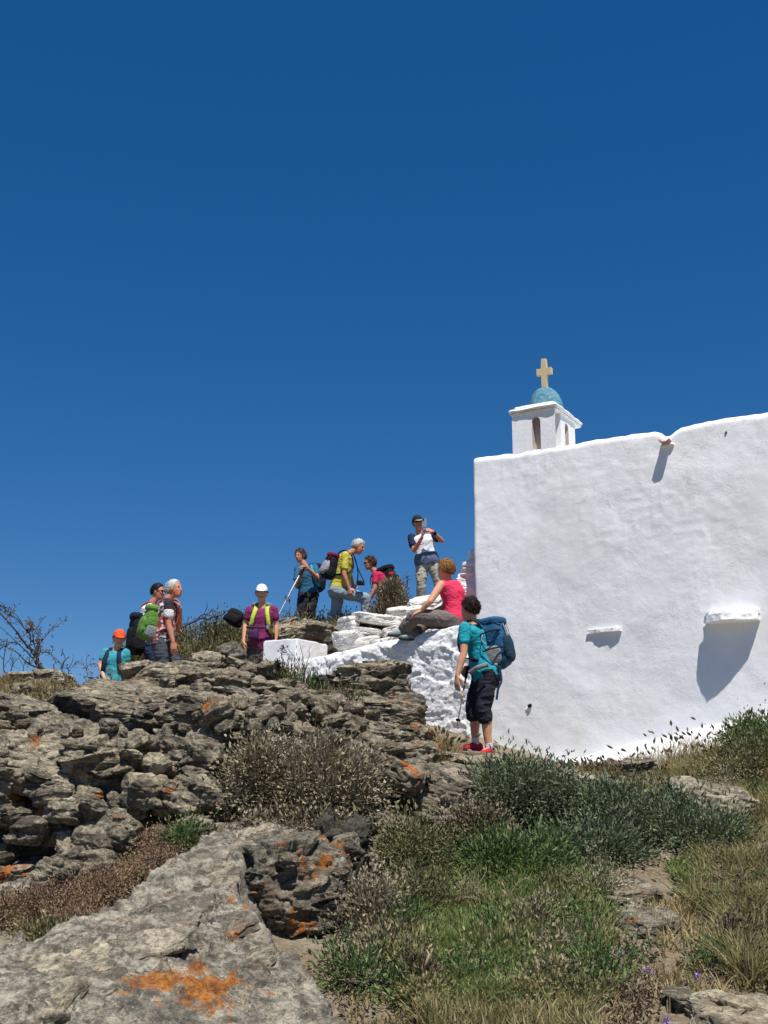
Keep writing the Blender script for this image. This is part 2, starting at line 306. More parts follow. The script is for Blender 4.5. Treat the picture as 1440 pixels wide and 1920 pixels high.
# ------------------------------------------------------------------ chapel
top_px = [(889,858),(925,853),(962,849),(1010,841),(1093,827),(1160,816),(1225,807),(1238,810),(1247,817),(1256,815),(1266,806),(1277,800),(1330,788),(1440,770),(1600,742),(1900,690)]
tu, tz = zip(*[onwall(*q) for q in top_px]); tu = np.array(tu); tz = np.array(tz); UEND = 6.5
def topz(u): return np.interp(u, tu, tz)
chap = thing('chapel', W(0., 0., 1.8), 'whitewashed chapel with thick rough plaster walls on the hilltop at the right', 'chapel')
def sheet(fn, us, ts):     # fn(U,T) -> (n,3) grid
    U, T = np.meshgrid(us, ts); return fn(U, T).reshape(-1, 3), gidx(len(ts), len(us))
def front(U, T):
    tp = topz(U); zb = 1.0; wall = np.clip(T, 0, 1); z = zb+(tp-zb)*wall
    q = np.stack([U*1.0, z, U*0], -1)
    n = .030*fbm(q*.8, 3, 1)+.0045*fbm(q*5, 3, 8)+.003*(ridge(q*9, 2, 4))*np.clip(1.2*fbm(q*1.1,2,77)+.5,0,1)
    over = np.clip((T-1)*.45/.1, 0, 1)      # rounded top going back
    n = n-.035*np.clip((T-.985)/.015, 0, 1)**2-over*.40; z = z+.015*fbm(q*7, 2, 9)*np.clip((T-.95)/.05, 0, 1)-over**3*.02
    # battered left corner
    n = n-.05*np.clip((.04-U)/.04, 0, 1)**2; u = U+(.012*fbm(q*[0, 2.0, 1], 3, 31)-(.02*(1-wall)))*np.clip(1-U/.3, 0, 1)
    return W(u, n, z)
us = np.concatenate([np.arange(0, 4.2, .016), np.arange(4.2, UEND, .1)]); ts = np.concatenate([np.linspace(0, 1, 240), np.linspace(1.005, 1.1, 14)])
v, f = sheet(front, us, ts); wl = link('front_wall', mesh_np('front_wall', v, f, M['white']), chap)
def box_loc(u0, u1, n0, n1, z0, z1, m, name, parent, bev=.02, jit=.0, seg=2):
    bm = bmesh.new(); bmesh.ops.create_cube(bm, size=1)
    for v_ in bm.verts:
        c = v_.co; p = W((u0+u1)/2+c.x*(u1-u0), (n0+n1)/2+c.y*(n1-n0), (z0+z1)/2+c.z*(z1-z0)); v_.co = V(p)
    if bev: bmesh.ops.bevel(bm, geom=bm.edges[:]+bm.verts[:], offset=bev, segments=seg, affect='EDGES')
    return link(name, bm_mesh(name, bm, m, False), parent)
def side(U, T): 
    z = 1.0+(topz(U*0)-1.0)*T; q = np.stack([U, z, U*0+5], -1); return W(0.012+.02*fbm(q*1.5, 3, 2), -.05-U, z)
v, f = sheet(side, np.linspace(0, 3.6, 60), np.linspace(0, 1, 60)); link('side_wall', mesh_np('side_wall', v, f[:, ::-1], M['white']), chap)
box_loc(.03, UEND, -3.65, -3.35, 1.0, float(topz(.1))-.02, M['white'], 'back_wall', chap)
box_loc(.03, UEND, -3.36, -.3, 3.6, float(topz(.1))-.35, M['white'], 'roof', chap, .01)
# bell tower
ub0, zb0 = onwall(961.5, 849, -.03); ub1, _ = onwall(1043, 845, -.03)
TW = (ub1-ub0)*1.0; TDP = TW*1.5
_, ztc = onwall(1043, 764, -.03); _, zcu = onwall(1041, 757, -.0); ZB = zb0-.15
tw = thing('bell_tower', W((ub0+ub1)/2, -TW/2, ZB), 'small white bell turret with blue dome and stone cross on the chapel roof', 'bell tower')
def arch_panel(width, z0, z1, oc, ow, oz0, ozs, thick, place, name):
    """wall panel with an arched opening, built from strips"""
    bm = bmesh.new(); K = 10; prof = []
    prof = [(oc-ow/2, oz0)]+[(oc-ow/2*math.cos(math.pi*k/K), ozs+ow/2*math.sin(math.pi*k/K)) for k in range(K+1)]+[(oc+ow/2, oz0)]
    def tri(poly, n):
        vs = [bm.verts.new(V(place(a, n, b))) for a, b in poly]; bm.faces.new(vs)
    for n in (0, -thick):
        tri([(0, z0), (oc-ow/2, z0), (oc-ow/2, ozs), (0, ozs)], n); tri([(oc+ow/2, z0), (width, z0), (width, ozs), (oc+ow/2, ozs)], n)
        tri([(0, ozs), (oc-ow/2, ozs), (oc-ow/2, z1), (0, z1)], n); tri([(oc+ow/2, ozs), (width, ozs), (width, z1), (oc+ow/2, z1)], n)
        ar = prof[1:-1]
        for a, b in zip(ar[:-1], ar[1:]): tri([a, b, (b[0], z1), (a[0], z1)], n)
    bm2 = bmesh.new()
    for a, b in zip(prof[:-1], prof[1:]):
        vs = [bm2.verts.new(V(place(x, n, z))) for (x, z), n in ((a, 0), (b, 0), (b, -thick), (a, -thick))]; bm2.faces.new(vs)
    bmesh.ops.remove_doubles(bm, verts=bm.verts[:], dist=1e-4); bmesh.ops.remove_doubles(bm2, verts=bm2.verts[:], dist=1e-4)
    p = link(name, bm_mesh(name, bm, M['white'], False), tw); r = link('opening_reveal', bm_mesh('opening_reveal', bm2, M['reveal'], False), p); return p
oz0 = onwall(1008, 843, -.03)[1]-.1; ozs = onwall(1004, 790, -.03)[1]; th = .17
uo = onwall(1006, 820, -.03)[0]-ub0
arch_panel(TW, ZB, ztc, uo, .105, oz0, ozs, th, lambda a, n, z: W(ub0+a, -.03+n, z), 'tower_wall')
arch_panel(TW, ZB, ztc, uo, .105, oz0, ozs, th, lambda a, n, z: W(ub0+a, -.03-TDP+th-n, z), 'tower_wall')
arch_panel(TDP-2*th, ZB, ztc, (TDP-2*th)*.42, .115, oz0, ozs-.02, th, lambda a, n, z: W(ub1+n-.001, -.03-th-a, z), 'tower_wall')
arch_panel(TDP-2*th, ZB, ztc, (TDP-2*th)/2, .11, oz0, ozs, th, lambda a, n, z: W(ub0-n+.001, -.03-th-a, z), 'tower_wall')
pnl = lambda a0, a1, b0, b1, m, nm: (a0, a1, b0, b1, m, nm)
def box_w(u0, u1, n0, n1, z0, z1, m, name, parent):
    bm = bmesh.new(); bmesh.ops.create_cube(bm, size=1)
    for v_ in bm.verts: c = v_.co; v_.co = V(W((u0+u1)/2+c.x*(u1-u0), (n0+n1)/2+c.y*(n1-n0), (z0+z1)/2+c.z*(z1-z0)))
    return link(name, bm_mesh(name, bm, m, False), parent)
box_w(ub0+uo-.07, ub0+uo+.07, -.03-.14, -.03-.085, oz0, ozs+.075, M['reveal'], 'niche_back', tw)
box_w(ub0+uo+.012, ub0+uo+.046, -.03-.090, -.03-.078, ozs-.05, ozs+.0, M['metal_hole'], 'niche_hole', tw)
uc = -.03-th-(TDP-2*th)*.42; box_w(ub1-.14, ub1-.085, uc-.075, uc+.075, oz0, ozs+.06, M['reveal'], 'niche_back', tw)
# uneven cornice slab
def wobble(me, amp, sc, seed):
    n = len(me.vertices); a = np.empty(n*3, np.float32); me.vertices.foreach_get('co', a); a = a.reshape(-1, 3)
    d = np.stack([fbm(a*sc, 3, seed+k*5) for k in range(3)], -1)*amp; me.vertices.foreach_set('co', (a+d).astype(np.float32).ravel()); me.update()
def slab_rounded(u0, u1, n0, n1, z0, z1, m, name, parent, amp=.01, sc=9, seed=1, cuts=14, bev=.012):
    bm = bmesh.new(); bmesh.ops.create_cube(bm, size=1)
    for v_ in bm.verts: c = v_.co; v_.co = Vector((c.x*(u1-u0), c.y*(n1-n0), c.z*(z1-z0)))
    bmesh.ops.bevel(bm, geom=bm.edges[:], offset=bev, segments=2, affect='EDGES')
    bmesh.ops.subdivide_edges(bm, edges=[e for e in bm.edges if e.calc_length() > .04], cuts=cuts, use_grid_fill=True)
    for v_ in bm.verts: c = v_.co.copy(); v_.co = V(W((u0+u1)/2+c.x, (n0+n1)/2+c.y, (z0+z1)/2+c.z))
    me = bm_mesh(name, bm, m, True); wobble(me, amp, sc, seed); return link(name, me, parent)
e = .020
slab_rounded(ub0-e, ub1+e, -.03-TDP-e, -.03+e, ztc-.02, ztc+.015, M['white'], 'cornice', tw, .006, 11, 3)
slab_rounded(ub0-e-.016, ub1+e+.016, -.03-TDP-e-.016, -.03+e+.016, ztc+.015, ztc+.055, M['white'], 'cornice', tw, .010, 10, 4)
slab_rounded(ub0+.02, ub1-.02, -.03-TDP+.02, -.05, ztc+.05, ztc+.10, M['white'], 'dome_base', tw, .006, 11, 5)
cu, cn = (ub0+ub1)/2, -.03-TDP/2; ZD0 = ztc+.085
# dome radius from photo
DR = .218; DH = .335
bm = bmesh.new(); NS = 40; NR = 16; rings = []
for j in range(NR+1):
    a = j/NR*math.pi/2; rr = DR*math.cos(a)**.92; zz = ZD0+DH*math.sin(a); ring = []
    for k in range(NS):
        t = 2*math.pi*k/NS; seam = .010*max(0, 1-abs(((t/(math.pi/4)) % 1)-.5)*2/.22)
        r_ = rr+(seam if rr > .02 else 0); ring.append(bm.verts.new(V(W(cu+r_*math.cos(t), cn+r_*math.sin(t), zz))))
    rings.append(ring)
for a, b in zip(rings[:-1], rings[1:]):
    for k in range(NS): bm.faces.new((a[k], a[(k+1) % NS], b[(k+1) % NS], b[k]))
bmesh.ops.remove_doubles(bm, verts=bm.verts[:], dist=1e-4)
me = bm_mesh('dome', bm, M['dome']); wobble(me, .007, 12, 2); link('dome', me, tw)
zc = ZD0+DH-.015
def cross():
    bm = bmesh.new(); h, w, t = .385, .195, .055; a = .034
    pts = [(-a*1.05,0),(a*1.05,0),(a*.9,.185),(w/2,.178),(w/2,.262),(a*.9,.258),(a*.85,h),(-a*.95,h),(-a*.9,.258),(-w/2,.264),(-w/2,.18),(-a*.9,.185)]
    fr = [bm.verts.new(V(W(cu+x, cn+t/2, zc+z))) for x, z in pts]; bk = [bm.verts.new(V(W(cu+x, cn-t/2, zc+z))) for x, z in pts]
    bm.faces.new(fr); bm.faces.new(bk[::-1]); n = len(pts)
    for k in range(n): bm.faces.new((fr[k], bk[k], bk[(k+1) % n], fr[(k+1) % n]))
    bmesh.ops.bevel(bm, geom=bm.edges[:], offset=.004, segments=1, affect='EDGES'); return bm
link('cross', bm_mesh('cross', cross(), M['marble'], False), tw)
# half-pipe spout in the parapet notch
us_, zs_ = onwall(1251, 829, .0); bm = bmesh.new(); rings = []
for j in range(9):
    n = -.22+.355*j/8; r = .052+.004*math.sin(j); ring = []
    for k in range(13):
        a = math.pi+math.pi*k/12*1.0; ring.append((us_+r*math.cos(a)*(1.0+.08*j/8), n, zs_+.02+r*.75*math.sin(a)-.02*j/8))
    for k in range(12, -1, -1):
        a = math.pi+math.pi*k/12; ring.append((us_+(r-.014)*math.cos(a), n, zs_+.022+(r*.75-.012)*math.sin(a)-.02*j/8))
    rings.append([bm.verts.new(V(W(*map(float, q)))) for q in ring])
for a, b in zip(rings[:-1], rings[1:]):
    for k in range(26): bm.faces.new((a[k], a[(k+1) % 26], b[(k+1) % 26], b[k]))
bm.faces.new(rings[0]); bm.faces.new(rings[-1][::-1])
me = bm_mesh('roof_spout', bm, M['terracotta']); wobble(me, .007, 14, 4); link('roof_spout', me, chap)
slab_rounded(us_-.075, us_+.075, -.20, .035, zs_-.06, zs_-.025, M['white'], 'spout_bed', chap, .012, 14, 9, 8)
# protruding slab ledge: plan shape from its shadow
SU, SN, SZ = .30, .285, .908
z0l = onwall(1372, 1168, .0)[1]
plan = []
for q in [(1327,1170),(1316,1225),(1310,1232),(1303,1286),(1312,1306),(1325,1325),(1340,1316),(1372,1280),(1400,1240),(1413,1205),(1424,1166)]:
    u, z = onwall(*q); Ln = max(0, (z0l-z)*SN/SZ); plan.append((u+Ln*SU/SN, Ln*.98))
def ledge(poly, z0, th, name, seed, slope=0.0, mat=None):
    bm = bmesh.new(); n = len(poly); lo = []; hi = []
    full = [(poly[0][0], -.12)]+poly+[(poly[-1][0], -.12)]
    for (u, d) in full: lo.append(bm.verts.new(V(W(u, d, z0)))); hi.append(bm.verts.new(V(W(u, d*.97, z0+th))))
    k = len(full); bm.faces.new(lo); bm.faces.new(hi[::-1])
    for i in range(k): bm.faces.new((lo[i], hi[i], hi[(i+1) % k], lo[(i+1) % k]))
    bmesh.ops.triangulate(bm, faces=bm.faces[:]); bmesh.ops.subdivide_edges(bm, edges=bm.edges[:], cuts=5, use_grid_fill=True)
    me = bm_mesh(name, bm, mat or M['white'], False); wobble(me, .014, 11, seed); return link(name, me, chap)
ledge(plan, z0l, .07, 'stone_ledge', 5)
ledge([(a+.01, b*.55) for a, b in plan], z0l+.071, .05, 'stone_ledge', 6)
z1l = onwall(1130, 1186, 0)[1]; pl = []
for q in [(1100,1187),(1113,1193),(1116,1200),(1124,1203),(1137,1197),(1143,1196),(1147,1203),(1160,1192),(1164,1183)]:
    u, z = onwall(*q); Ln = max(.01, (z1l-z)*SN/SZ); pl.append((u+Ln*SU/SN, Ln+.02))
ledge(pl, z1l, .035, 'stone_chip', 7)
# drain hole, blue paint spot
uh, zh = onwall(994, 1323, .0)
bm = bmesh.new(); bmesh.ops.create_uvsphere(bm, u_segments=12, v_segments=8, radius=1)
for v_ in bm.verts: c = v_.co.copy(); v_.co = V(W(uh+c.x*.026+.006*c.z, .012+c.y*.02, zh+c.z*.020))
link('drain_hole', bm_mesh('drain_hole', bm, M['metal_hole']), chap)
bm = bmesh.new(); bmesh.ops.create_uvsphere(bm, u_segments=12, v_segments=8, radius=1)
for v_ in bm.verts: c = v_.co.copy(); v_.co = V(W(uh-.02+c.x*.045+.02*c.z, -.012+c.y*.025, zh-.035+c.z*.022))
link('drain_lip', bm_mesh('drain_lip', bm, M['white']), chap)
uh, zh = onwall(1361, 811, .0); bm = bmesh.new(); bmesh.ops.create_uvsphere(bm, u_segments=10, v_segments=6, radius=1)
for v_ in bm.verts: c = v_.co.copy(); v_.co = V(W(uh+c.x*.014+.006*c.z, -.004+c.y*.012, zh+c.z*.02))
link('paint_spot', bm_mesh('paint_spot', bm, M['dome']), chap)
# whitewashed rock footing flaring out at the base
fpx = [(1030,1428,1442),(1080,1420,1448),(1110,1412,1440),(1160,1402,1428),(1200,1389,1418),(1260,1378,1414),(1318,1360,1408),(1370,1352,1398),(1440,1336,1385),(1600,1310,1380)]
fu = [onwall(a, b, .01) for a, b, c in fpx]; FU = np.array([q[0] for q in fu]); FZ = np.array([q[1] for q in fu])
FB = np.array([onwall(a, c, .30)[1] for a, b, c in fpx])
def foot(U, T):
    zt = np.interp(U, FU, FZ); zb = np.interp(U, FU, FB); q = np.stack([U, T, U*0], -1)
    n = -.02+.34*np.clip(T, 0, 1)+.10*np.clip(T-1, 0, 1)+.035*fbm(q*[3, 1.5, 1], 4, 12)*np.clip(T*3, 0, 1)
    return W(U, n, zt+(zb-zt)*np.clip(T, 0, 1)**1.4-.5*np.clip(T-1, 0, 1)+.02*fbm(q*[6, 3, 1], 3, 14))
v, f = sheet(foot, np.arange(FU[0], FU[-1], .02), np.linspace(0, 1.6, 40))
link('rock_footing', mesh_np('rock_footing', v, f[:, ::-1], M['white_bright']), chap)
# ------------------------------------------------------------------ rough parapet left of the chapel
par = thing('stair_wall', W(-1.2, .0, 1.8), 'rough whitewashed sloping stair wall joining the chapel corner, seat of the woman in pink', 'wall')
pp = [(892,1164),(860,1172),(800,1185),(740,1198),(690,1208),(620,1226),(580,1234),(540,1243),(515,1256),(480,1300)]
pu, pz = zip(*[onwall(a, b, .06) for a, b in pp]); pu = np.array(pu)[::-1]; pz = np.array(pz)[::-1]
U0 = pu[0]
def pface(U, T):
    tp = np.interp(U, pu, pz); t = np.clip(T, 0, 1); z = .9+(tp-.9)*t; q = np.stack([U, z, U*0], -1)
    a = .5; r = np.stack([U*math.cos(a)-z*math.sin(a), (U*math.sin(a)+z*math.cos(a))*2.3, U*0], -1)
    st_ = r*[1.0, .72, 1]+fbm(q*1.6, 2, 3)[..., None]*.5; n = .06+.035*fbm(q*1.6, 3, 41)+.022*facet(st_*[4.0, 4.6, 1]+.1*fbm(q*7, 2, 4)[..., None], 44)+.010*facet(st_*[12, 12, 1]+.2*fbm(q*17, 2, 5)[..., None], 45)+.005*fbm(q*34, 2, 46)
    over = np.clip(T-1, 0, 1); n = np.where(T > .97, n-(n-.04)*np.clip((T-.97)/.03, 0, 1)-over*.55, n)
    edge = np.clip((-.0-U)/.05, 0, 1); n = n*(.3+.7*edge)
    return W(U, n, z-.02*over+.012*fbm(q*8+over[..., None]*3, 2, 48)*np.clip((T-.9)/.1, 0, 1))
v, f = sheet(pface, np.arange(U0, .03, .0125), np.concatenate([np.linspace(0, 1, 170), np.linspace(1.02, 2, 40)]))
link('rough_face', mesh_np('rough_face', v, f, M['white_rough']), par)
def pback(U, T):
    tp = np.interp(U, pu, pz); return W(U, -.50+U*0, .9+(tp-.93)*T)
v, f = sheet(pback, np.linspace(U0, .0, 20), np.linspace(0, 1, 4)); link('back_face', mesh_np('back_face', v, f[:, ::-1], M['white']), par)
# ------------------------------------------------------------------ rocks
_cs = {}
def cubesphere(n):
    if n in _cs: return _cs[n]
    t = np.tan(np.linspace(-1, 1, n+1)*math.pi/4); A, B = np.meshgrid(t, t); o = np.ones_like(A); vs = []; fs = []; off = 0
    for k, (x, y, z) in enumerate([(o, A, B), (-o, B, A), (B, o, A), (A, -o, B), (A, B, o), (B, A, -o)]):
        vs.append(np.stack([x, y, z], -1).reshape(-1, 3)); fs.append(gidx(n+1, n+1)+off); off += (n+1)**2
    v = np.concatenate(vs); f = np.concatenate(fs)
    key = np.round(v*1e5).astype(np.int64); _, idx, inv = np.unique(key, axis=0, return_index=True, return_inverse=True)
    v = v[idx]; f = inv.ravel()[f]; _cs[n] = (v, f); return _cs[n]
def rotm(rx, ry, rz): return np.array(Matrix.Rotation(math.radians(rz), 3, 'Z')@Matrix.Rotation(math.radians(ry), 3, 'Y')@Matrix.Rotation(math.radians(rx), 3, 'X'))
def rock_mesh(name, size, seed, mat, ex=5.0, n=24, rough=1.0, strata=.65, shape=1.0, knob=1.0):
    """blocky foliated rock: superellipsoid with chipped corners, ledges along its bedding and gritty noise, local coordinates"""
    v, f = cubesphere(n); s = np.array(size)/2; u = v/np.max(np.abs(v), axis=1, keepdims=True)
    r = 1/((np.abs(u)**ex).sum(1))**(1/ex); p = u*r[:, None]
    sd = seed*1.37; m = float(np.min(s)); M_ = float(np.max(s)); q = p*s+sd*7.1
    # big irregular outline
    k = 1.0/max(M_, .05)
    p = p*(1+shape*.20*fbm(q*k*1.3, 2, seed)[:, None]); p[:, 0] *= 1+shape*.12*fbm(q*k*.9, 2, seed+5); w = p*s
    # facets: clip by random planes for angular breaks
    rs = np.random.default_rng(seed)
    for _ in range(7):
        d = rs.normal(size=3)*np.array([1, 1, .8]); d /= np.linalg.norm(d); ext = np.abs(d*s).sum()*.0+np.sqrt(((d*s)**2).sum()); lim = ext*rs.uniform(.86, 1.08)
        h = w@d-lim; w = w-np.where(h > 0, h*.92*shape, 0)[:, None]*d
    # bedding ledges
    zz = w[:, 2]+.25*m*fbm(q*k*.8, 2, seed+3)
    lam = max(.035, min(.09, m*.5)); ph = zz/lam; g = np.abs((ph % 1)-.5)*2
    hn = np.clip(1-g*2.2, 0, 1)**1.5*np.clip(.5+1.3*fbm(q*[2.2, 2.2, 5], 2, seed+9), 0, 1)
    rad = w.copy(); rad[:, 2] = 0; ln = np.linalg.norm(rad, axis=1, keepdims=True)+1e-6
    step = fbm(np.stack([np.floor(ph), q[:, 0]*1.5, q[:, 1]*1.5], -1)*1.0, 1, seed+21)
    w = w+rad/ln*((-.022*hn+.030*step)*strata*min(1, m*7))[:, None]
    nn = w/(np.linalg.norm(w, axis=1, keepdims=True)+1e-6)
    a = min(1.0, M_*3)*rough
    ck = np.clip(1-np.abs(vnoise(q*[3.6, 3.6, 5.5], seed+51))*9, 0, 1)*np.clip(.3+fbm(q*1.7, 1, seed+52)*2, 0, 1)
    qq = q@rotm(6, 10, 20).T; wp_ = .12*fbm(q*6, 2, seed+40)[:, None]
    w = w+nn*(a*(.020*ridge(q*2.6, 2, seed+31)+.052*knob*facet(qq*[3.6, 3.6, 8.5]+wp_, seed+41)+.024*knob*facet(qq*[9, 9, 19]+wp_*1.5, seed+42)+.012*fbm(q*13, 2, seed+33)+.010*fbm(q*27, 2, seed+35)-.030*ck))[:, None]
    return w, f
GROUP_OF = {}
def put_rock(name, c, size, rot, seed, mat, label, cat, ex=5.0, n=24, group=None, rough=1.0, strata=.65, shape=1.0):
    w, f = rock_mesh(name, size, seed, mat, ex, n, rough, strata, shape, 1.25 if mat in ('rock', 'rock_dark', 'rock_orange') else .9); w = w@rotm(*rot).T
    o = link(name, mesh_np(name, w, f, M[mat])); o.location = V(c); tag(o, label, cat, group); return o
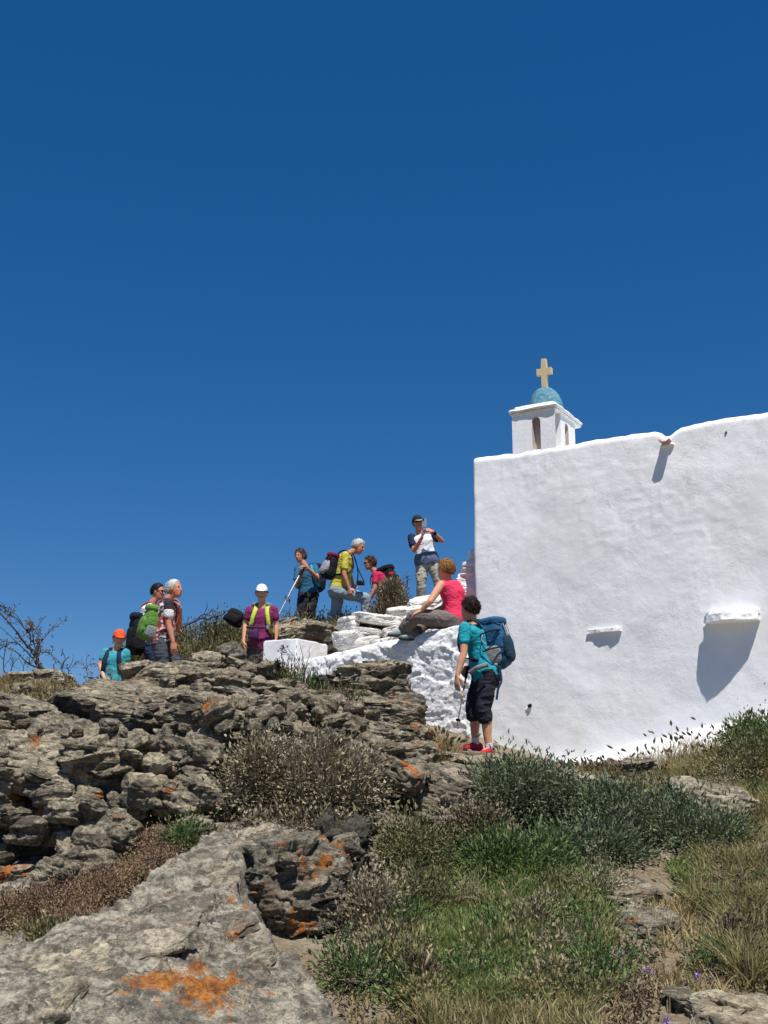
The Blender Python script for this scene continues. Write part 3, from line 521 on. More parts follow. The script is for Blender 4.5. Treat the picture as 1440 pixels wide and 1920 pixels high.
# px, py, w, h, D of centre, depth m, (tilt x, roll y, turn z), material, exponent, label
ROCKS = [
 (300,1342,400,78,11.15,1.3,(14,4,0),'rock',4,'broad flat grey slab roofing the left outcrop, longest of all slabs','slab'),
 (430,1352,210,70,10.40,.9,(10,11,-8),'rock',4,'thick drooping slab end overhanging a dark hollow at mid outcrop','slab'),
 (20,1345,170,66,10.3,.8,(10,16,0),'rock',5,'sloping grey slab at the left edge under the dry twigs','slab'),
 (92,1380,110,62,10.1,.6,(20,10,0),'rock',4,'rough lumpy stone between the left slabs','rock'),
 (20,1412,95,62,9.9,.6,(10,-8,0),'rock',4,'squat pitted stone on the left edge below the sloping slab','rock'),
 (75,1422,150,66,9.65,.6,(15,6,0),'rock_pale',4,'pale crumbly block left of the flat tan stone','rock'),
 (165,1395,110,44,10.0,.6,(20,14,0),'rock_grey',5,'flat tan stone tilted to the right under the roofing slab','rock'),
 (212,1432,190,96,9.40,.7,(8,4,10),'rock',3,'big rounded knob with a pale knobbly top and dark underside','rock'),
 (60,1448,170,44,9.20,.6,(14,16,0),'rock_pale',5,'thin pale slab with an orange lichen spot at its right end','slab'),
 (345,1440,150,100,9.60,.6,(-8,20,-20),'rock',5,'square-shouldered block with a shaded front beside the rounded knob','rock'),
 (365,1408,80,40,10.0,.3,(0,10,0),'rock_warm',4,'small tan stone tucked under the overhanging slab','stone'),
 (352,1395,36,30,9.95,.2,(0,0,0),'rock_pale',3,'little pale cobble under the overhanging slab','stone'),
 (18,1512,70,62,9.1,.5,(0,0,0),'rock_orange',3,'knobby stone with orange lichen on the left edge','rock'),
 (107,1535,46,78,9.05,.35,(0,-8,0),'rock_orange',4,'upright finger of rock tipped with orange lichen','rock'),
 (170,1528,66,58,9.05,.35,(20,-24,0),'rock_pale',3,'pointed pale stone catching the sun above the dark hollow','rock'),
 (52,1556,56,42,8.8,.3,(0,0,0),'rock',3,'round lichen-crusted stone low in the dark hollow','rock'),
 (218,1505,30,40,9.1,.2,(0,0,0),'rock',3,'narrow pitted stone right of the pointed pale stone','stone'),
 (262,1502,38,52,9.15,.25,(0,10,0),'rock',4,'stubby upright stone under the square-shouldered block','stone'),
 (312,1505,80,34,9.2,.4,(0,14,0),'rock',5,'thin shelf stone under the square-shouldered block','slab'),
 (400,1500,70,44,9.3,.4,(0,-14,0),'rock',4,'slanting stone beside the grey-leaved shrub','rock'),
 (80,1610,190,110,9.45,.6,(0,0,0),'rock_dark',4,'large shade-coloured rock at lower left','rock'),  # from here five rocks carry the hollows' shade in their colour
 (15,1560,120,120,9.80,.6,(0,0,0),'rock_dark',4,'shade-coloured rock at the left edge of the dark hollow','rock'),
 (190,1590,120,90,9.40,.5,(0,10,0),'rock_dark',4,'shade-coloured rock behind the splintered plates','rock'),
 (255,1490,170,80,10.05,.6,(0,0,0),'rock_dark',4,'shade-coloured rock under the rounded knob','rock'),
 (100,1490,190,60,10.05,.5,(0,0,0),'rock_dark',4,'shade-coloured rock under the thin pale slab','rock'),
 (150,1605,90,22,8.35,.4,(10,30,0),'rock_pale',7,'upper splintered plate slanting down in front of the dark hollow','slab'),
 (205,1610,86,20,8.35,.4,(10,34,0),'rock_warm',7,'brown splintered plate slanting down nearest the red weeds','slab'),
 (238,1575,46,40,8.5,.3,(0,10,0),'rock',3,'round grey stone above the brown splintered plate','stone'),
 (140,1640,60,34,8.1,.3,(10,-10,0),'rock_grey',4,'grey stone sitting in the red weeds below the dark hollow','stone'),
 (82,1665,36,22,7.9,.2,(0,0,0),'rock_grey',4,'small bluish stone in the red weeds at lower left','stone'),
 # crest
 (266,1264,64,30,12.2,.6,(0,-6,0),'rock_pale',4,'low pale boulder at the left foot of the man with the green pack','rock'),
 (305,1264,92,30,12.1,.6,(8,-8,0),'rock',4,'flat crest stone in front of the man with the green pack','rock'),
 (340,1276,100,34,11.9,.5,(0,6,0),'rock',4,'cracked crest stone below the jeans of the man with the green pack','rock'),
 (300,1288,80,22,11.8,.5,(0,-6,0),'rock_grey',5,'thin stone wedged under the crest stones','stone'),
 (255,1290,70,24,11.8,.5,(0,-10,0),'rock_orange',4,'lichen-spotted stone at the left end of the crest stack','stone'),
 (362,1262,56,34,12.1,.4,(0,10,0),'rock',4,'rounded crest stone right of the jeans','stone'),
 (388,1250,60,44,12.3,.5,(0,-4,0),'rock_pale',4,'tall pale boulder on the crest between the two hiker groups','rock'),
 (428,1240,50,52,12.6,.5,(0,-10,0),'rock_warm',4,'brownish upright boulder on the crest beside the tall pale one','rock'),
 (392,1278,76,34,11.9,.5,(0,0,0),'rock',4,'round-topped stone below the tall pale boulder','rock'),
 (450,1254,56,30,12.3,.4,(0,10,0),'rock',4,'crest stone in front of the woman in magenta, left foot side','stone'),
 (490,1262,80,26,12.1,.5,(0,-4,0),'rock',5,'flat crest stone below the feet of the woman in magenta','stone'),
 (445,1284,66,44,11.7,.5,(0,14,0),'rock',4,'knobby stone under the crest stones at centre','rock'),
 (487,1288,26,34,11.6,.2,(0,-14,0),'rock_pale',3,'small upright pinkish stone at centre crest','stone'),
 (520,1302,90,42,11.5,.6,(0,0,0),'rock',4,'broad rounded stone right of the small upright one','rock'),
 (478,1330,120,40,11.0,.6,(10,20,0),'rock',5,'slab dipping right below the centre crest stones','slab'),
 (545,1345,60,90,10.9,.5,(0,-14,0),'rock',4,'tall weathered block in the middle of the outcrop','rock'),
 (600,1318,100,26,11.2,.7,(8,8,0),'rock_orange',5,'thin slab with a rusty underside at centre','slab'),
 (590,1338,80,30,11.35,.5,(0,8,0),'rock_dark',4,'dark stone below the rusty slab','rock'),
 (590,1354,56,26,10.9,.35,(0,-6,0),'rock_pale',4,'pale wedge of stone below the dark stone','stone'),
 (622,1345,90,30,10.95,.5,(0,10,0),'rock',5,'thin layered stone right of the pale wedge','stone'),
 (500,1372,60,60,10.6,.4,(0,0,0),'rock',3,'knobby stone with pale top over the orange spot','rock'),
 (480,1400,90,60,10.65,.5,(0,10,0),'rock_dark',4,'shade-coloured rock at centre','rock'),
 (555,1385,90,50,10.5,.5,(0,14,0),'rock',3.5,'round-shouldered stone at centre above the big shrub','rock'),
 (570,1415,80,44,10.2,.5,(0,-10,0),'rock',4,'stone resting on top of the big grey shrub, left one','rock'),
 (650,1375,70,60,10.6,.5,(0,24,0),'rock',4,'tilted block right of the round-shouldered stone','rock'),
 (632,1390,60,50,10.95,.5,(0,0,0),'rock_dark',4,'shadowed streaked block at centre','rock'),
 (650,1430,90,40,10.3,.5,(0,24,0),'rock',5,'long stone leaning down right over the big shrub','rock'),
 (490,1400,40,34,10.1,.25,(0,0,0),'rock_orange',3,'stone with an orange lichen cap over the left of the shrub','stone'),
 (535,1418,34,40,9.95,.25,(0,0,0),'rock_orange',4,'small lichen-orange stone above the shrub centre','stone'),
 # capstone pile at the stair wall
 (702,1266,122,42,11.70,.7,(6,-3,0),'rock',3.5,'big capstone in front of the white stair wall, topmost of its pile','rock'),
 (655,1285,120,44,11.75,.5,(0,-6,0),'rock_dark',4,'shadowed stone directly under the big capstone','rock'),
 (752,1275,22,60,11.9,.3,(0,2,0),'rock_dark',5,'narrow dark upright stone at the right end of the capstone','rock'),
 (725,1300,80,40,11.6,.5,(0,-10,0),'rock',4,'rounded stone under the right half of the capstone','rock'),
 (665,1312,80,32,11.4,.5,(0,4,0),'rock_pale',4,'pale flat stone under the shadowed stone','rock'),
 (715,1328,100,30,11.3,.6,(5,4,0),'rock_grey',5,'grey layered slab in the pile by the stair wall','slab'),
 (770,1318,56,30,11.4,.4,(0,6,0),'rock_orange',4,'stone with a rusty edge against the white wall','stone'),
 (755,1348,70,44,11.15,.5,(0,12,0),'rock',4.5,'angular stone with a pale face right of the grey layered slab','rock'),
 (700,1358,90,28,11.0,.6,(0,10,0),'rock',6,'thin dark-edged slab under the grey layered slab','slab'),
 (740,1376,120,32,10.85,.7,(6,8,0),'rock',5,'wide layered slab low in the pile by the stair wall','slab'),
 (785,1382,50,34,10.9,.4,(0,10,0),'rock_orange',4,'orange-stained stone at the right end of the wide layered slab','stone'),
 (700,1405,70,46,10.5,.5,(0,20,0),'rock',4,'slanting stone at the left of the lichen pile','rock'),
 (745,1402,54,40,10.55,.4,(0,-6,0),'rock_warm',4,'brown stone in the middle of the lichen pile','stone'),
 (790,1412,60,34,10.5,.4,(0,4,0),'rock_orange',4,'orange lichened stone in the middle of the lichen pile','stone'),
 (715,1434,40,30,10.3,.3,(0,0,0),'rock_orange',4,'small square stone left in the lichen pile','stone'),
 (765,1438,90,40,10.2,.5,(0,6,0),'rock_orange',4,'lichened block with orange crust facing the camera','rock'),
 (740,1462,110,40,9.75,.6,(0,4,0),'rock_orange',4,'overhanging lichened block above the black gap','rock'),
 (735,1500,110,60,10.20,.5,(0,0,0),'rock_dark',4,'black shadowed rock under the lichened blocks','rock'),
 (832,1498,130,92,9.9,.8,(12,24,0),'rock_pale',3.4,'big rounded boulder with orange lichen on its lower edge','boulder'),
 (800,1515,60,40,9.6,.3,(0,30,0),'rock_orange',3.5,'orange crusted bulge left on the big rounded boulder','rock'),
 (812,1545,80,30,9.6,.5,(0,6,0),'rock_orange',5,'flat orange-spotted stone beneath the big rounded boulder','stone'),
 (840,1562,70,30,9.5,.4,(0,-6,0),'rock_orange',4,'small stone below the flat orange-spotted one','stone'),
 # ledges below the walker
 (865,1425,180,26,11.2,.7,(4,8,0),'rock_warm',6,'thin brown ledge under the boots of the walker in turquoise','ledge'),
 (930,1438,220,30,11.15,.8,(6,5,0),'rock_pale',5,'long tan ledge just below the red shoes','ledge'),
 (850,1455,90,34,11.0,.6,(0,8,0),'rock_warm',5,'brown broken ledge over a dark slot','ledge'),
 (880,1462,50,16,10.8,.3,(0,4,0),'rock_pale',5,'small pale stone lying in the dark slot','stone'),
 (1040,1458,260,24,11.0,.9,(5,5,0),'rock_grey',6,'long low grey ledge at the foot of the chapel','ledge'),
 (900,1480,160,50,10.6,.8,(10,10,0),'rock_warm',4,'broad brown sloping ledge above the dark green bush','ledge'),
 (1200,1440,70,24,11.3,.4,(0,4,0),'rock_orange',4,'rusty red stone in the dry grass near the chapel','stone'),
 (1340,1508,150,50,9.9,.9,(14,8,0),'rock_grey',3.5,'smooth greenish grey slab in the grass at right','slab'),
 (1410,1512,50,20,9.8,.3,(0,8,0),'rock_pale',4,'white-veined stone on the smooth greenish slab','stone'),
 (1420,1595,60,26,9.0,.4,(0,0,0),'rock_pale',4,'pale stone at the right edge of the photo','stone'),
 # pillar and crack
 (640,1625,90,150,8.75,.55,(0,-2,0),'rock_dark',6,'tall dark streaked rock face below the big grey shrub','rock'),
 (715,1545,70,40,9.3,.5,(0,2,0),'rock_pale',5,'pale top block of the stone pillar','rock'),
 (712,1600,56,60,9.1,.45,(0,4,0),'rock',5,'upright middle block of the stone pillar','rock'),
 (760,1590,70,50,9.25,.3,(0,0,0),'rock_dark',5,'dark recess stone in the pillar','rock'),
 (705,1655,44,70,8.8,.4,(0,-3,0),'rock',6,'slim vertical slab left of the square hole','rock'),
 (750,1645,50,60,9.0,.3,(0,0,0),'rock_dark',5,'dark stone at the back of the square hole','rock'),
 (785,1648,56,60,8.75,.4,(0,14,0),'rock_warm',4,'brown block right of the square hole','rock'),
 (745,1690,60,34,8.5,.4,(0,-4,0),'rock_grey',5,'grey stone at the foot of the pillar','stone'),
 (805,1690,66,40,8.4,.4,(0,10,0),'rock_warm',4,'brown layered stone right of the pillar foot','stone'),
 # lower boulders
 (525,1680,210,190,7.9,.9,(10,6,-15),'rock_orange',3.6,'tall lichen-streaked boulder leaning over the gap','boulder'),
 (475,1612,130,70,8.2,.7,(18,-14,0),'rock_pale',3.5,'pale hump of rock above the orange-streaked boulder','boulder'),
 # loose stones right
 (703,1826,66,22,6.75,.2,(0,4,0),'rock_grey',5,'flat greenish stone lying on the red soil','stone'),
 (735,1812,50,12,6.9,.2,(0,0,0),'rock_grey',5,'thin flat stone behind the greenish one','stone'),
 (1290,1878,74,34,6.25,.28,(0,3,0),'rock_warm',5,'brown flat-topped stone standing on the path','stone'),
 (1175,1672,90,24,8.2,.4,(8,-10,0),'rock_warm',6,'flat tan plank-like stone under the dark green bush','stone'),
 (1170,1690,70,16,8.0,.3,(0,4,0),'rock_pale',6,'thin pale stone below the plank-like one','stone'),
 (1215,1730,100,26,7.6,.5,(8,2,0),'rock_grey',5,'flat bluish stone half buried in the path','stone'),
 (1390,1910,160,40,5.95,.5,(10,0,0),'rock_pale',4,'pale sandy slab at the lower right corner','slab'),
 (1070,1900,30,10,6.1,.12,(0,0,0),'rock_pale',4,'pale pebble in the grass at the bottom','stone'),
 # hilltop
 (560,1190,90,34,17.5,.8,(8,-10,0),'rock_grey',4,'greenish grey boulder behind the white block','boulder'),
 (610,1190,70,28,17.2,.7,(4,6,0),'rock_warm',4,'brown slab between the white block and the white steps','slab'),
 (625,1213,30,34,16.2,.4,(0,0,0),'rock_dark',4,'dark brown stone beside the white steps','stone'),
 (530,1180,60,24,18.2,.6,(0,-20,0),'rock_grey',4,'sloping mossy stone left behind the greenish boulder','stone'),
 (80,1278,110,28,12.0,.6,(0,-2,0),'rock_pale',5,'low flat stone on the left skyline among the dry twigs','stone'),
]
for i, (px, py, w_, h_, D, dep, rot, mat, ex, lab, cat) in enumerate(ROCKS):
    size = (w_*D/FPX*1.06, dep, h_*D/FPX*1.12); n = int(np.clip(max(w_, h_)*.42, 18, 120))
    put_rock('boulder' if cat == 'boulder' else 'rock_slab' if cat in ('slab', 'ledge') else 'stone' if cat == 'stone' else 'rock', P(px, py, D), size, rot, 100+i, mat, lab, cat, ex, n)
# small stones wedged all over the outcrop: one shared look
SM = np.random.default_rng(5)
smooth_lib = []
for k in range(14):
    s = (1, SM.uniform(.7, 1.0), SM.uniform(.35, .7)); w, f = rock_mesh('s', tuple(.26*x for x in s), 900+k, 'rock', 4, 22); smooth_lib.append((w, f))
zones = [([(0,1300),(240,1320),(480,1290),(700,1260),(760,1300),(790,1420),(900,1425),(960,1450),(880,1500),(800,1560),(780,1690),(700,1700),(560,1590),(430,1560),(250,1600),(110,1650),(0,1640)], 120, (.08, .30), ['rock', 'rock', 'rock_pale', 'rock_warm', 'rock_orange', 'rock_dark'], 'small grey-brown schist stone wedged in the outcrop', 'small stones wedged in the outcrop'),
         ([(240,1275),(500,1270),(560,1300),(600,1330),(300,1330),(220,1300)], 40, (.10, .26), ['rock', 'rock_pale', 'rock_grey'], 'small weathered stone on the outcrop crest', 'small stones on the crest'),
         ([(1130,1660),(1260,1660),(1400,1900),(1180,1900)], 38, (.04, .11), ['rock_pale', 'rock_grey', 'rock_warm'], 'small stone lying in the grass and path', 'small stones in the grass')]
def inpoly(pt, poly):
    x, y = pt; c = False
    for k in range(len(poly)):
        (x1, y1), (x2, y2) = poly[k-1], poly[k]
        if (y1 > y) != (y2 > y) and x < (x2-x1)*(y-y1)/(y2-y1)+x1: c = not c
    return c
mlib = {}
for poly, cnt, (s0, s1), mats, lab, grp in zones:
    xs, ys = zip(*poly); k = 0
    while k < cnt:
        q = (SM.uniform(min(xs), max(xs)), SM.uniform(min(ys), max(ys)))
        if not inpoly(q, poly): continue
        h = hit(*q)
        if h is None: k += 1; continue
        j = int(SM.integers(14)); mt = mats[int(SM.integers(len(mats)))]
        if (j, mt) not in mlib: mlib[(j, mt)] = mesh_np('small_stone', smooth_lib[j][0], smooth_lib[j][1], M[mt])
        o = link('small_stone', mlib[(j, mt)]); sc = s0*(s1/s0)**SM.uniform()/.26; o.scale = (sc,)*3
        o.location = V(h+np.array([0, 0, .02*sc])); o.rotation_euler = (SM.uniform(-.4, .4), SM.uniform(-.4, .5), SM.uniform(0, 6.3)); tag(o, lab, 'stone', grp); k += 1
# ------------------------------------------------------------------ whitewashed masonry
def white_block(name, px, py, w_, h_, D, dep, rot, lab, cat='block', seed=1, ex=11, n=44, mat='white_bright', group=None, rough=.55):
    return put_rock(name, P(px, py, D), (w_*D/FPX*.96, dep, h_*D/FPX*.84), rot, seed, mat, lab, cat, ex, n, group, rough, .5, .6)
# long white trough-like block with a crisp corner
def crisp_block(corner, wl, wr, h, yaw, top_slope, lab):
    """block seen edge-on; left face width wl, right face width wr (m)"""
    a = math.radians(yaw); L = np.array([-math.cos(a), math.sin(a), 0]); R = np.array([math.sin(a), math.cos(a), 0]); c = corner; bm = bmesh.new(); vs = []
    for z in (-h, 0):
        for p in (c, c+R*wr, c+R*wr+L*wl, c+L*wl): vs.append(bm.verts.new(V(p+np.array([0, 0, z]))))
    for f in ((0,1,2,3),(4,7,6,5),(0,4,5,1),(1,5,6,2),(2,6,7,3),(3,7,4,0)): bm.faces.new([vs[i] for i in f])
    bmesh.ops.bevel(bm, geom=bm.edges[:], offset=.018, segments=3, affect='EDGES')
    bmesh.ops.subdivide_edges(bm, edges=[e for e in bm.edges if e.calc_length() > .08], cuts=12, use_grid_fill=True)
    me = bm_mesh('white_block', bm, M['white'], False); wobble(me, .010, 6, 3); return tag(link('white_block', me), lab, 'masonry block')
crisp_block(P(557, 1196, 15.3), .55, .75, .75, 30, 0, 'smooth white masonry block with a sharp corner behind the low end of the stair wall')
WB = [(706,1163,100,26,15.2,.6,(6,6,10),'long white lintel-like block on top of the white steps'),
 (652,1170,22,32,15.1,.4,(0,-4,30),'grey-white end stone beside the long white block'),
 (655,1200,44,44,15.0,.5,(0,-4,30),'knobby whitewashed stone at the left of the white steps'),
 (688,1187,60,16,15.0,.4,(0,6,0),'flat whitewashed stone under the long white block'),
 (684,1206,60,22,14.95,.4,(0,-8,0),'low whitewashed stone touching the stair wall'),
 (738,1188,48,24,15.0,.4,(0,-10,0),'rounded whitewashed stone beside the shoe of the woman in pink'),
 (726,1206,50,18,14.95,.4,(0,-10,0),'whitewashed stone half hidden by the stair wall'),
 (768,1150,90,30,16.2,.7,(8,-4,0),'broad whitewashed step stone left of the phone man'),
 (750,1170,60,30,15.6,.6,(8,0,0),'whitewashed step stone under the broad one'),
 (800,1142,70,50,17.0,.8,(4,-6,0),'white boulder on which the phone man stands'),
 (820,1170,90,50,15.3,.7,(4,0,0),'whitewashed stone behind the knees of the woman in pink'),
 (790,1186,70,30,15.0,.6,(0,-10,0),'low whitewashed stone behind the calf of the woman in pink')]
for i, (px, py, w_, h_, D, dep, rot, lab) in enumerate(WB): white_block('white_stone', px, py, w_, h_, D, dep, rot, lab, 'stone', 60+i, 6)
for i, (px, py, w_, h_, D, lab) in enumerate([(700,1180,110,14,15.22,'dark fill stone added to blacken the gap between the long white block and the stones below it'),(718,1196,60,30,15.2,'dark fill stone added in the gap between the low white stones'),(768,1166,60,16,15.75,'dark fill stone added in the joint under the broad white step'),(748,1176,22,34,15.3,'dark fill stone added right of the long white block')]):
    put_rock('stone', P(px, py, D), (w_*D/FPX, .3, h_*D/FPX), (0, 0, 0), 560+i, 'rock_dark', lab, 'stone', 4, 20)  # dark fill stones stand in for shade in the gaps of the white masonry
# stepped rough buttress beside the chapel corner
bt = thing('stepped_buttress', W(-.3, -.3, 2.0), 'whitewashed dry-stone stepped buttress behind the left corner of the chapel', 'buttress')
for i, (x0, x1, y0, y1) in enumerate([(866,900,1058,1085),(856,900,1080,1102),(848,900,1098,1120),(846,900,1116,1140),(840,900,1134,1165),(832,900,1160,1190),(880,900,1035,1062)]):
    D = 13.95+.012*i; w_, f = rock_mesh('course', ((x1-x0)*D/FPX, .34, (y1-y0)*D/FPX*1.25), 300+i, 'white', 7, 34, .4, 1.3)
    link('stone_course', mesh_np('stone_course', w_+P((x0+x1)/2, (y0+y1)/2, D), f, M['white_bright']), bt)

# ------------------------------------------------------------------ front bedrock shelf: one tilted sheet of schist with peeling plates, a ridge line and a steep right flank
BP = np.array([P(*q) for q in [(0,1930,5.2),(300,1930,5.25),(600,1935,5.5),(-150,1930,5.2),(0,1810,5.9),(-150,1810,5.9),(200,1830,5.75),(400,1840,5.8),(560,1840,6.0),(250,1740,6.45),(100,1775,6.2),(445,1695,6.8),(360,1700,6.7),(500,1760,6.4),(200,1712,6.9),(330,1645,7.4),(440,1592,7.9),(250,1690,7.1),(420,1640,7.4),(540,1600,7.9)]])
bA = np.zeros((len(BP)+3,)*2); nb = len(BP); bA[:nb, :nb] = _k(BP[:, :2], BP[:, :2])-np.eye(nb)*.15; bA[:nb, nb] = 1; bA[:nb, nb+1:] = BP[:, :2]; bA[nb, :nb] = 1; bA[nb+1:, :nb] = BP[:, :2].T
bw = np.linalg.solve(bA, np.concatenate([BP[:, 2], np.zeros(3)]))
BPOLY = np.array([P(*q)[:2] for q in [(-200,2060,4.95),(-200,1812,5.9),(0,1800,6.0),(110,1765,6.3),(200,1718,6.85),(250,1682,7.1),(320,1635,7.5),(400,1598,8.0),(450,1592,8.0),(452,1640,7.5),(436,1692,6.85),(560,1835,6.05),(660,2000,5.3),(640,2060,4.95)]])
bx = np.arange(-2.9, .35, .0125); by = np.arange(4.0, 8.4, .0130); BX, BY = np.meshgrid(bx, by); q2 = np.stack([BX.ravel(), BY.ravel()], 1)
zt = (_k(q2, BP[:, :2])@bw[:nb]+bw[nb]+q2@bw[nb+1:]).reshape(BX.shape); p3 = np.stack([BX, BY, BX*0], -1)
sd = poly_sd(BX, BY, BPOLY)+.05*fbm(p3*3, 3, 201)+.02*fbm(p3*11, 2, 202)
lv = BX*.25-BY*.75+.55*fbm(p3*1.3, 3, 203)+.12*fbm(p3*5, 2, 213); ph = lv/.30; st = (np.floor(ph)+np.clip((ph % 1)/.12, 0, 1)-ph)*.30      # plates: treads and short risers
lw = BX*.9+BY*.5+.35*fbm(p3*1.6, 3, 223); pw = lw/.17; s2 = (np.floor(pw)+np.clip((pw % 1)/.15, 0, 1)-pw)*.17*np.clip(fbm(p3*.9, 2, 224)*3+.3, 0, 1)
zt = zt+st*.26+s2*.20+.045*fbm(p3*1.4, 2, 204)+.024*ridge(p3*4+st[..., None]*2, 3, 205)+.020*np.abs(vnoise(p3*9, 206))-.03*np.clip(1-np.abs(vnoise(np.stack([BX*1.2+BY*.6, BY*4.2-BX*1.4, BX*0], -1)+.3*fbm(p3*3, 2, 240)[..., None], 241))*11, 0, 1)+.014*fbm(p3*22, 2, 207)+.040*facet(np.stack([BX*1.6+BY*.8, BY*4.6-BX*1.2, BX*0], -1)+.12*fbm(p3*5, 2, 231)[..., None], 232)+.016*facet(np.stack([BX*5+BY*2, BY*13-BX*3, BX*0], -1)+.2*fbm(p3*9, 2, 233)[..., None], 234)-.06*np.clip(1-np.abs(vnoise(p3*[1.1, 2.4, 1], 208))*16, 0, 1)*np.clip(fbm(p3*1.1, 1, 209)*3+.4, 0, 1)
d_ = np.clip(-sd, 0, 2); col_ = fbm(np.stack([BX*3+BY*7, BX*2-BY*2, BX*0], -1), 3, 210); zt = zt-d_*(2.1+1.0*col_)-.06*np.clip(d_/.05, 0, 1)
o = link('boulder', mesh_np('boulder', np.stack([BX, BY, zt], -1).reshape(-1, 3), gidx(len(by), len(bx)))); tag(o, 'long pale bedrock slab in the bottom left corner with a big orange lichen patch', 'boulder')
lic = np.zeros(BX.shape)
for (a, b, D, rx, ry, g) in [(400,1862,5.65,.30,.10,1.),(290,1875,5.6,.20,.07,.9),(250,1888,5.5,.10,.08,.8),(365,1900,5.45,.3,.06,.8),(430,1690,6.75,.05,.08,.8),(310,1705,6.8,.08,.04,.9),(460,1730,6.6,.03,.10,.8),(365,1838,5.85,.10,.05,.8),(210,1815,5.9,.05,.05,.6),(500,1900,5.6,.08,.12,.6)]:
    c = P(a, b, D); lic = np.maximum(lic, g*np.exp(-((BX-c[0])/rx)**2-((BY-c[1])/(ry*2.2))**2))
at = o.data.attributes.new('lichen', 'FLOAT', 'POINT'); at.data.foreach_set('value', lic.ravel().astype(np.float32))
t = NT('bedrock_schist'); c, h = rockcol(t, 1.06, .67, .0, .35); a_ = t.n('ShaderNodeAttribute'); a_.attribute_name = 'lichen'
og = t.ramp(t.math('ADD', t.math('MULTIPLY', a_.outputs['Fac'], .34), t.math('MULTIPLY', t.math('ADD', t.noise(7, 4, .7), t.noise(26, 6, .85)), .58)), [(.795, 0.), (.835, 1.)])
c = t.mix(t.math('MULTIPLY', t.ramp(t.noise(6, 7, .8, None, .3), [(.53, 0.), (.58, 1.)]), .5), c, (.50, .455, .35)); c = t.mix(t.math('MULTIPLY', og, .93), c, t.mix(t.ramp(t.noise(34, 5, .8), [(.40, 0.), (.60, 1.)]), (.46, .19, .03), (.22, .055, .012)))
o.data.materials.append(t.done(c, .93, t.bump(t.noise(75, 4, .7), .8, .007, t.bump(h, 1.0, .04))))

def on_sheet(px, py):
    r = ray(px, py); D = np.arange(4.6, 8.3, .01); x = r[0]*D/r[1]; z = EYE+r[2]*D/r[1]; i = np.clip(np.searchsorted(bx, x), 0, len(bx)-1); j = np.clip(np.searchsorted(by, D), 0, len(by)-1); k = np.nonzero(zt[j, i] >= z)[0]
    return np.array([x[k[0]], D[k[0]], z[k[0]]]) if len(k) else P(px, py, 6.5)
for i, (px, py, w_, dep, th, rz, mat, lab) in enumerate([(105,1818,190,.34,.09,12,'rock_pale','thin plate of pale schist peeling at the left side of the bedrock slab'),(255,1775,200,.26,.07,20,'rock_pale','long thin plate lying across the middle of the bedrock slab'),(330,1712,150,.3,.08,18,'rock_pale','raised plate near the top of the bedrock slab'),(390,1655,110,.3,.09,22,'rock','broken plate high on the bedrock ridge'),(60,1885,150,.3,.07,6,'rock_pale','flat plate at the bottom left of the bedrock slab'),(470,1800,90,.22,.07,-30,'rock_pale','narrow plate along the right edge of the bedrock slab'),(180,1850,120,.2,.05,14,'rock','small plate low on the bedrock slab left of the orange lichen'),(440,1745,70,.2,.06,-40,'rock_orange','lichened plate at the bend of the bedrock ridge')]):
    c = on_sheet(px, py); put_rock('rock_slab', c+np.array([0, .06, -.02]), (w_*c[1]/FPX, dep, th), (24, -14, rz), 700+i, mat, lab, 'slab', 8, 50, None, .7, .4, .9)

# ------------------------------------------------------------------ broken stones lodged on the faces of the outcrop, seated where a ray meets the rock
bpy.context.view_layer.update(); DG = bpy.context.evaluated_depsgraph_get(); LR = np.random.default_rng(31); todo = []
for poly, cnt, s0, s1 in [([(0,1400),(140,1380),(300,1400),(430,1440),(420,1540),(300,1600),(240,1640),(110,1650),(0,1640)], 70, .10, .30), ([(380,1330),(560,1290),(700,1330),(790,1400),(790,1500),(740,1540),(640,1400),(480,1400),(400,1440)], 62, .09, .26), ([(0,1330),(300,1310),(480,1320),(480,1400),(0,1400)], 22, .08, .2), ([(440,1600),(640,1590),(800,1520),(800,1700),(660,1700),(620,1640)], 14, .08, .2)]:
    xs, ys = zip(*poly); k = 0
    while k < cnt:
        q = (LR.uniform(min(xs), max(xs)), LR.uniform(min(ys), max(ys)))
        if not inpoly(q, poly): continue
        r_ = ray(*q); ok, loc, nrm, _, ob, _ = SC.ray_cast(DG, Vector((0, 0, EYE)), V(r_).normalized()); k += 1
        if ok and 6.5 < loc.y < 13.2: todo.append((np.array(loc), s0*(s1/s0)**LR.uniform()))
for loc, size in todo:
    j = int(LR.integers(14)); mt = ['rock', 'rock', 'rock_pale', 'rock_pale', 'rock_grey', 'rock_orange', 'rock_warm'][int(LR.integers(7))]
    if (j, mt) not in mlib: mlib[(j, mt)] = mesh_np('small_stone', smooth_lib[j][0], smooth_lib[j][1], M[mt])
    o = link('small_stone', mlib[(j, mt)]); sc = size/.26; o.scale = (sc, sc, sc*LR.uniform(.7, 1.3)); o.location = V(loc+np.array([0, -.01, .01])); o.rotation_euler = (LR.uniform(-.3, .5), LR.uniform(-.2, .5), LR.uniform(0, 6.3))
    tag(o, 'small grey-brown schist stone wedged in the outcrop', 'stone', 'small stones wedged in the outcrop')
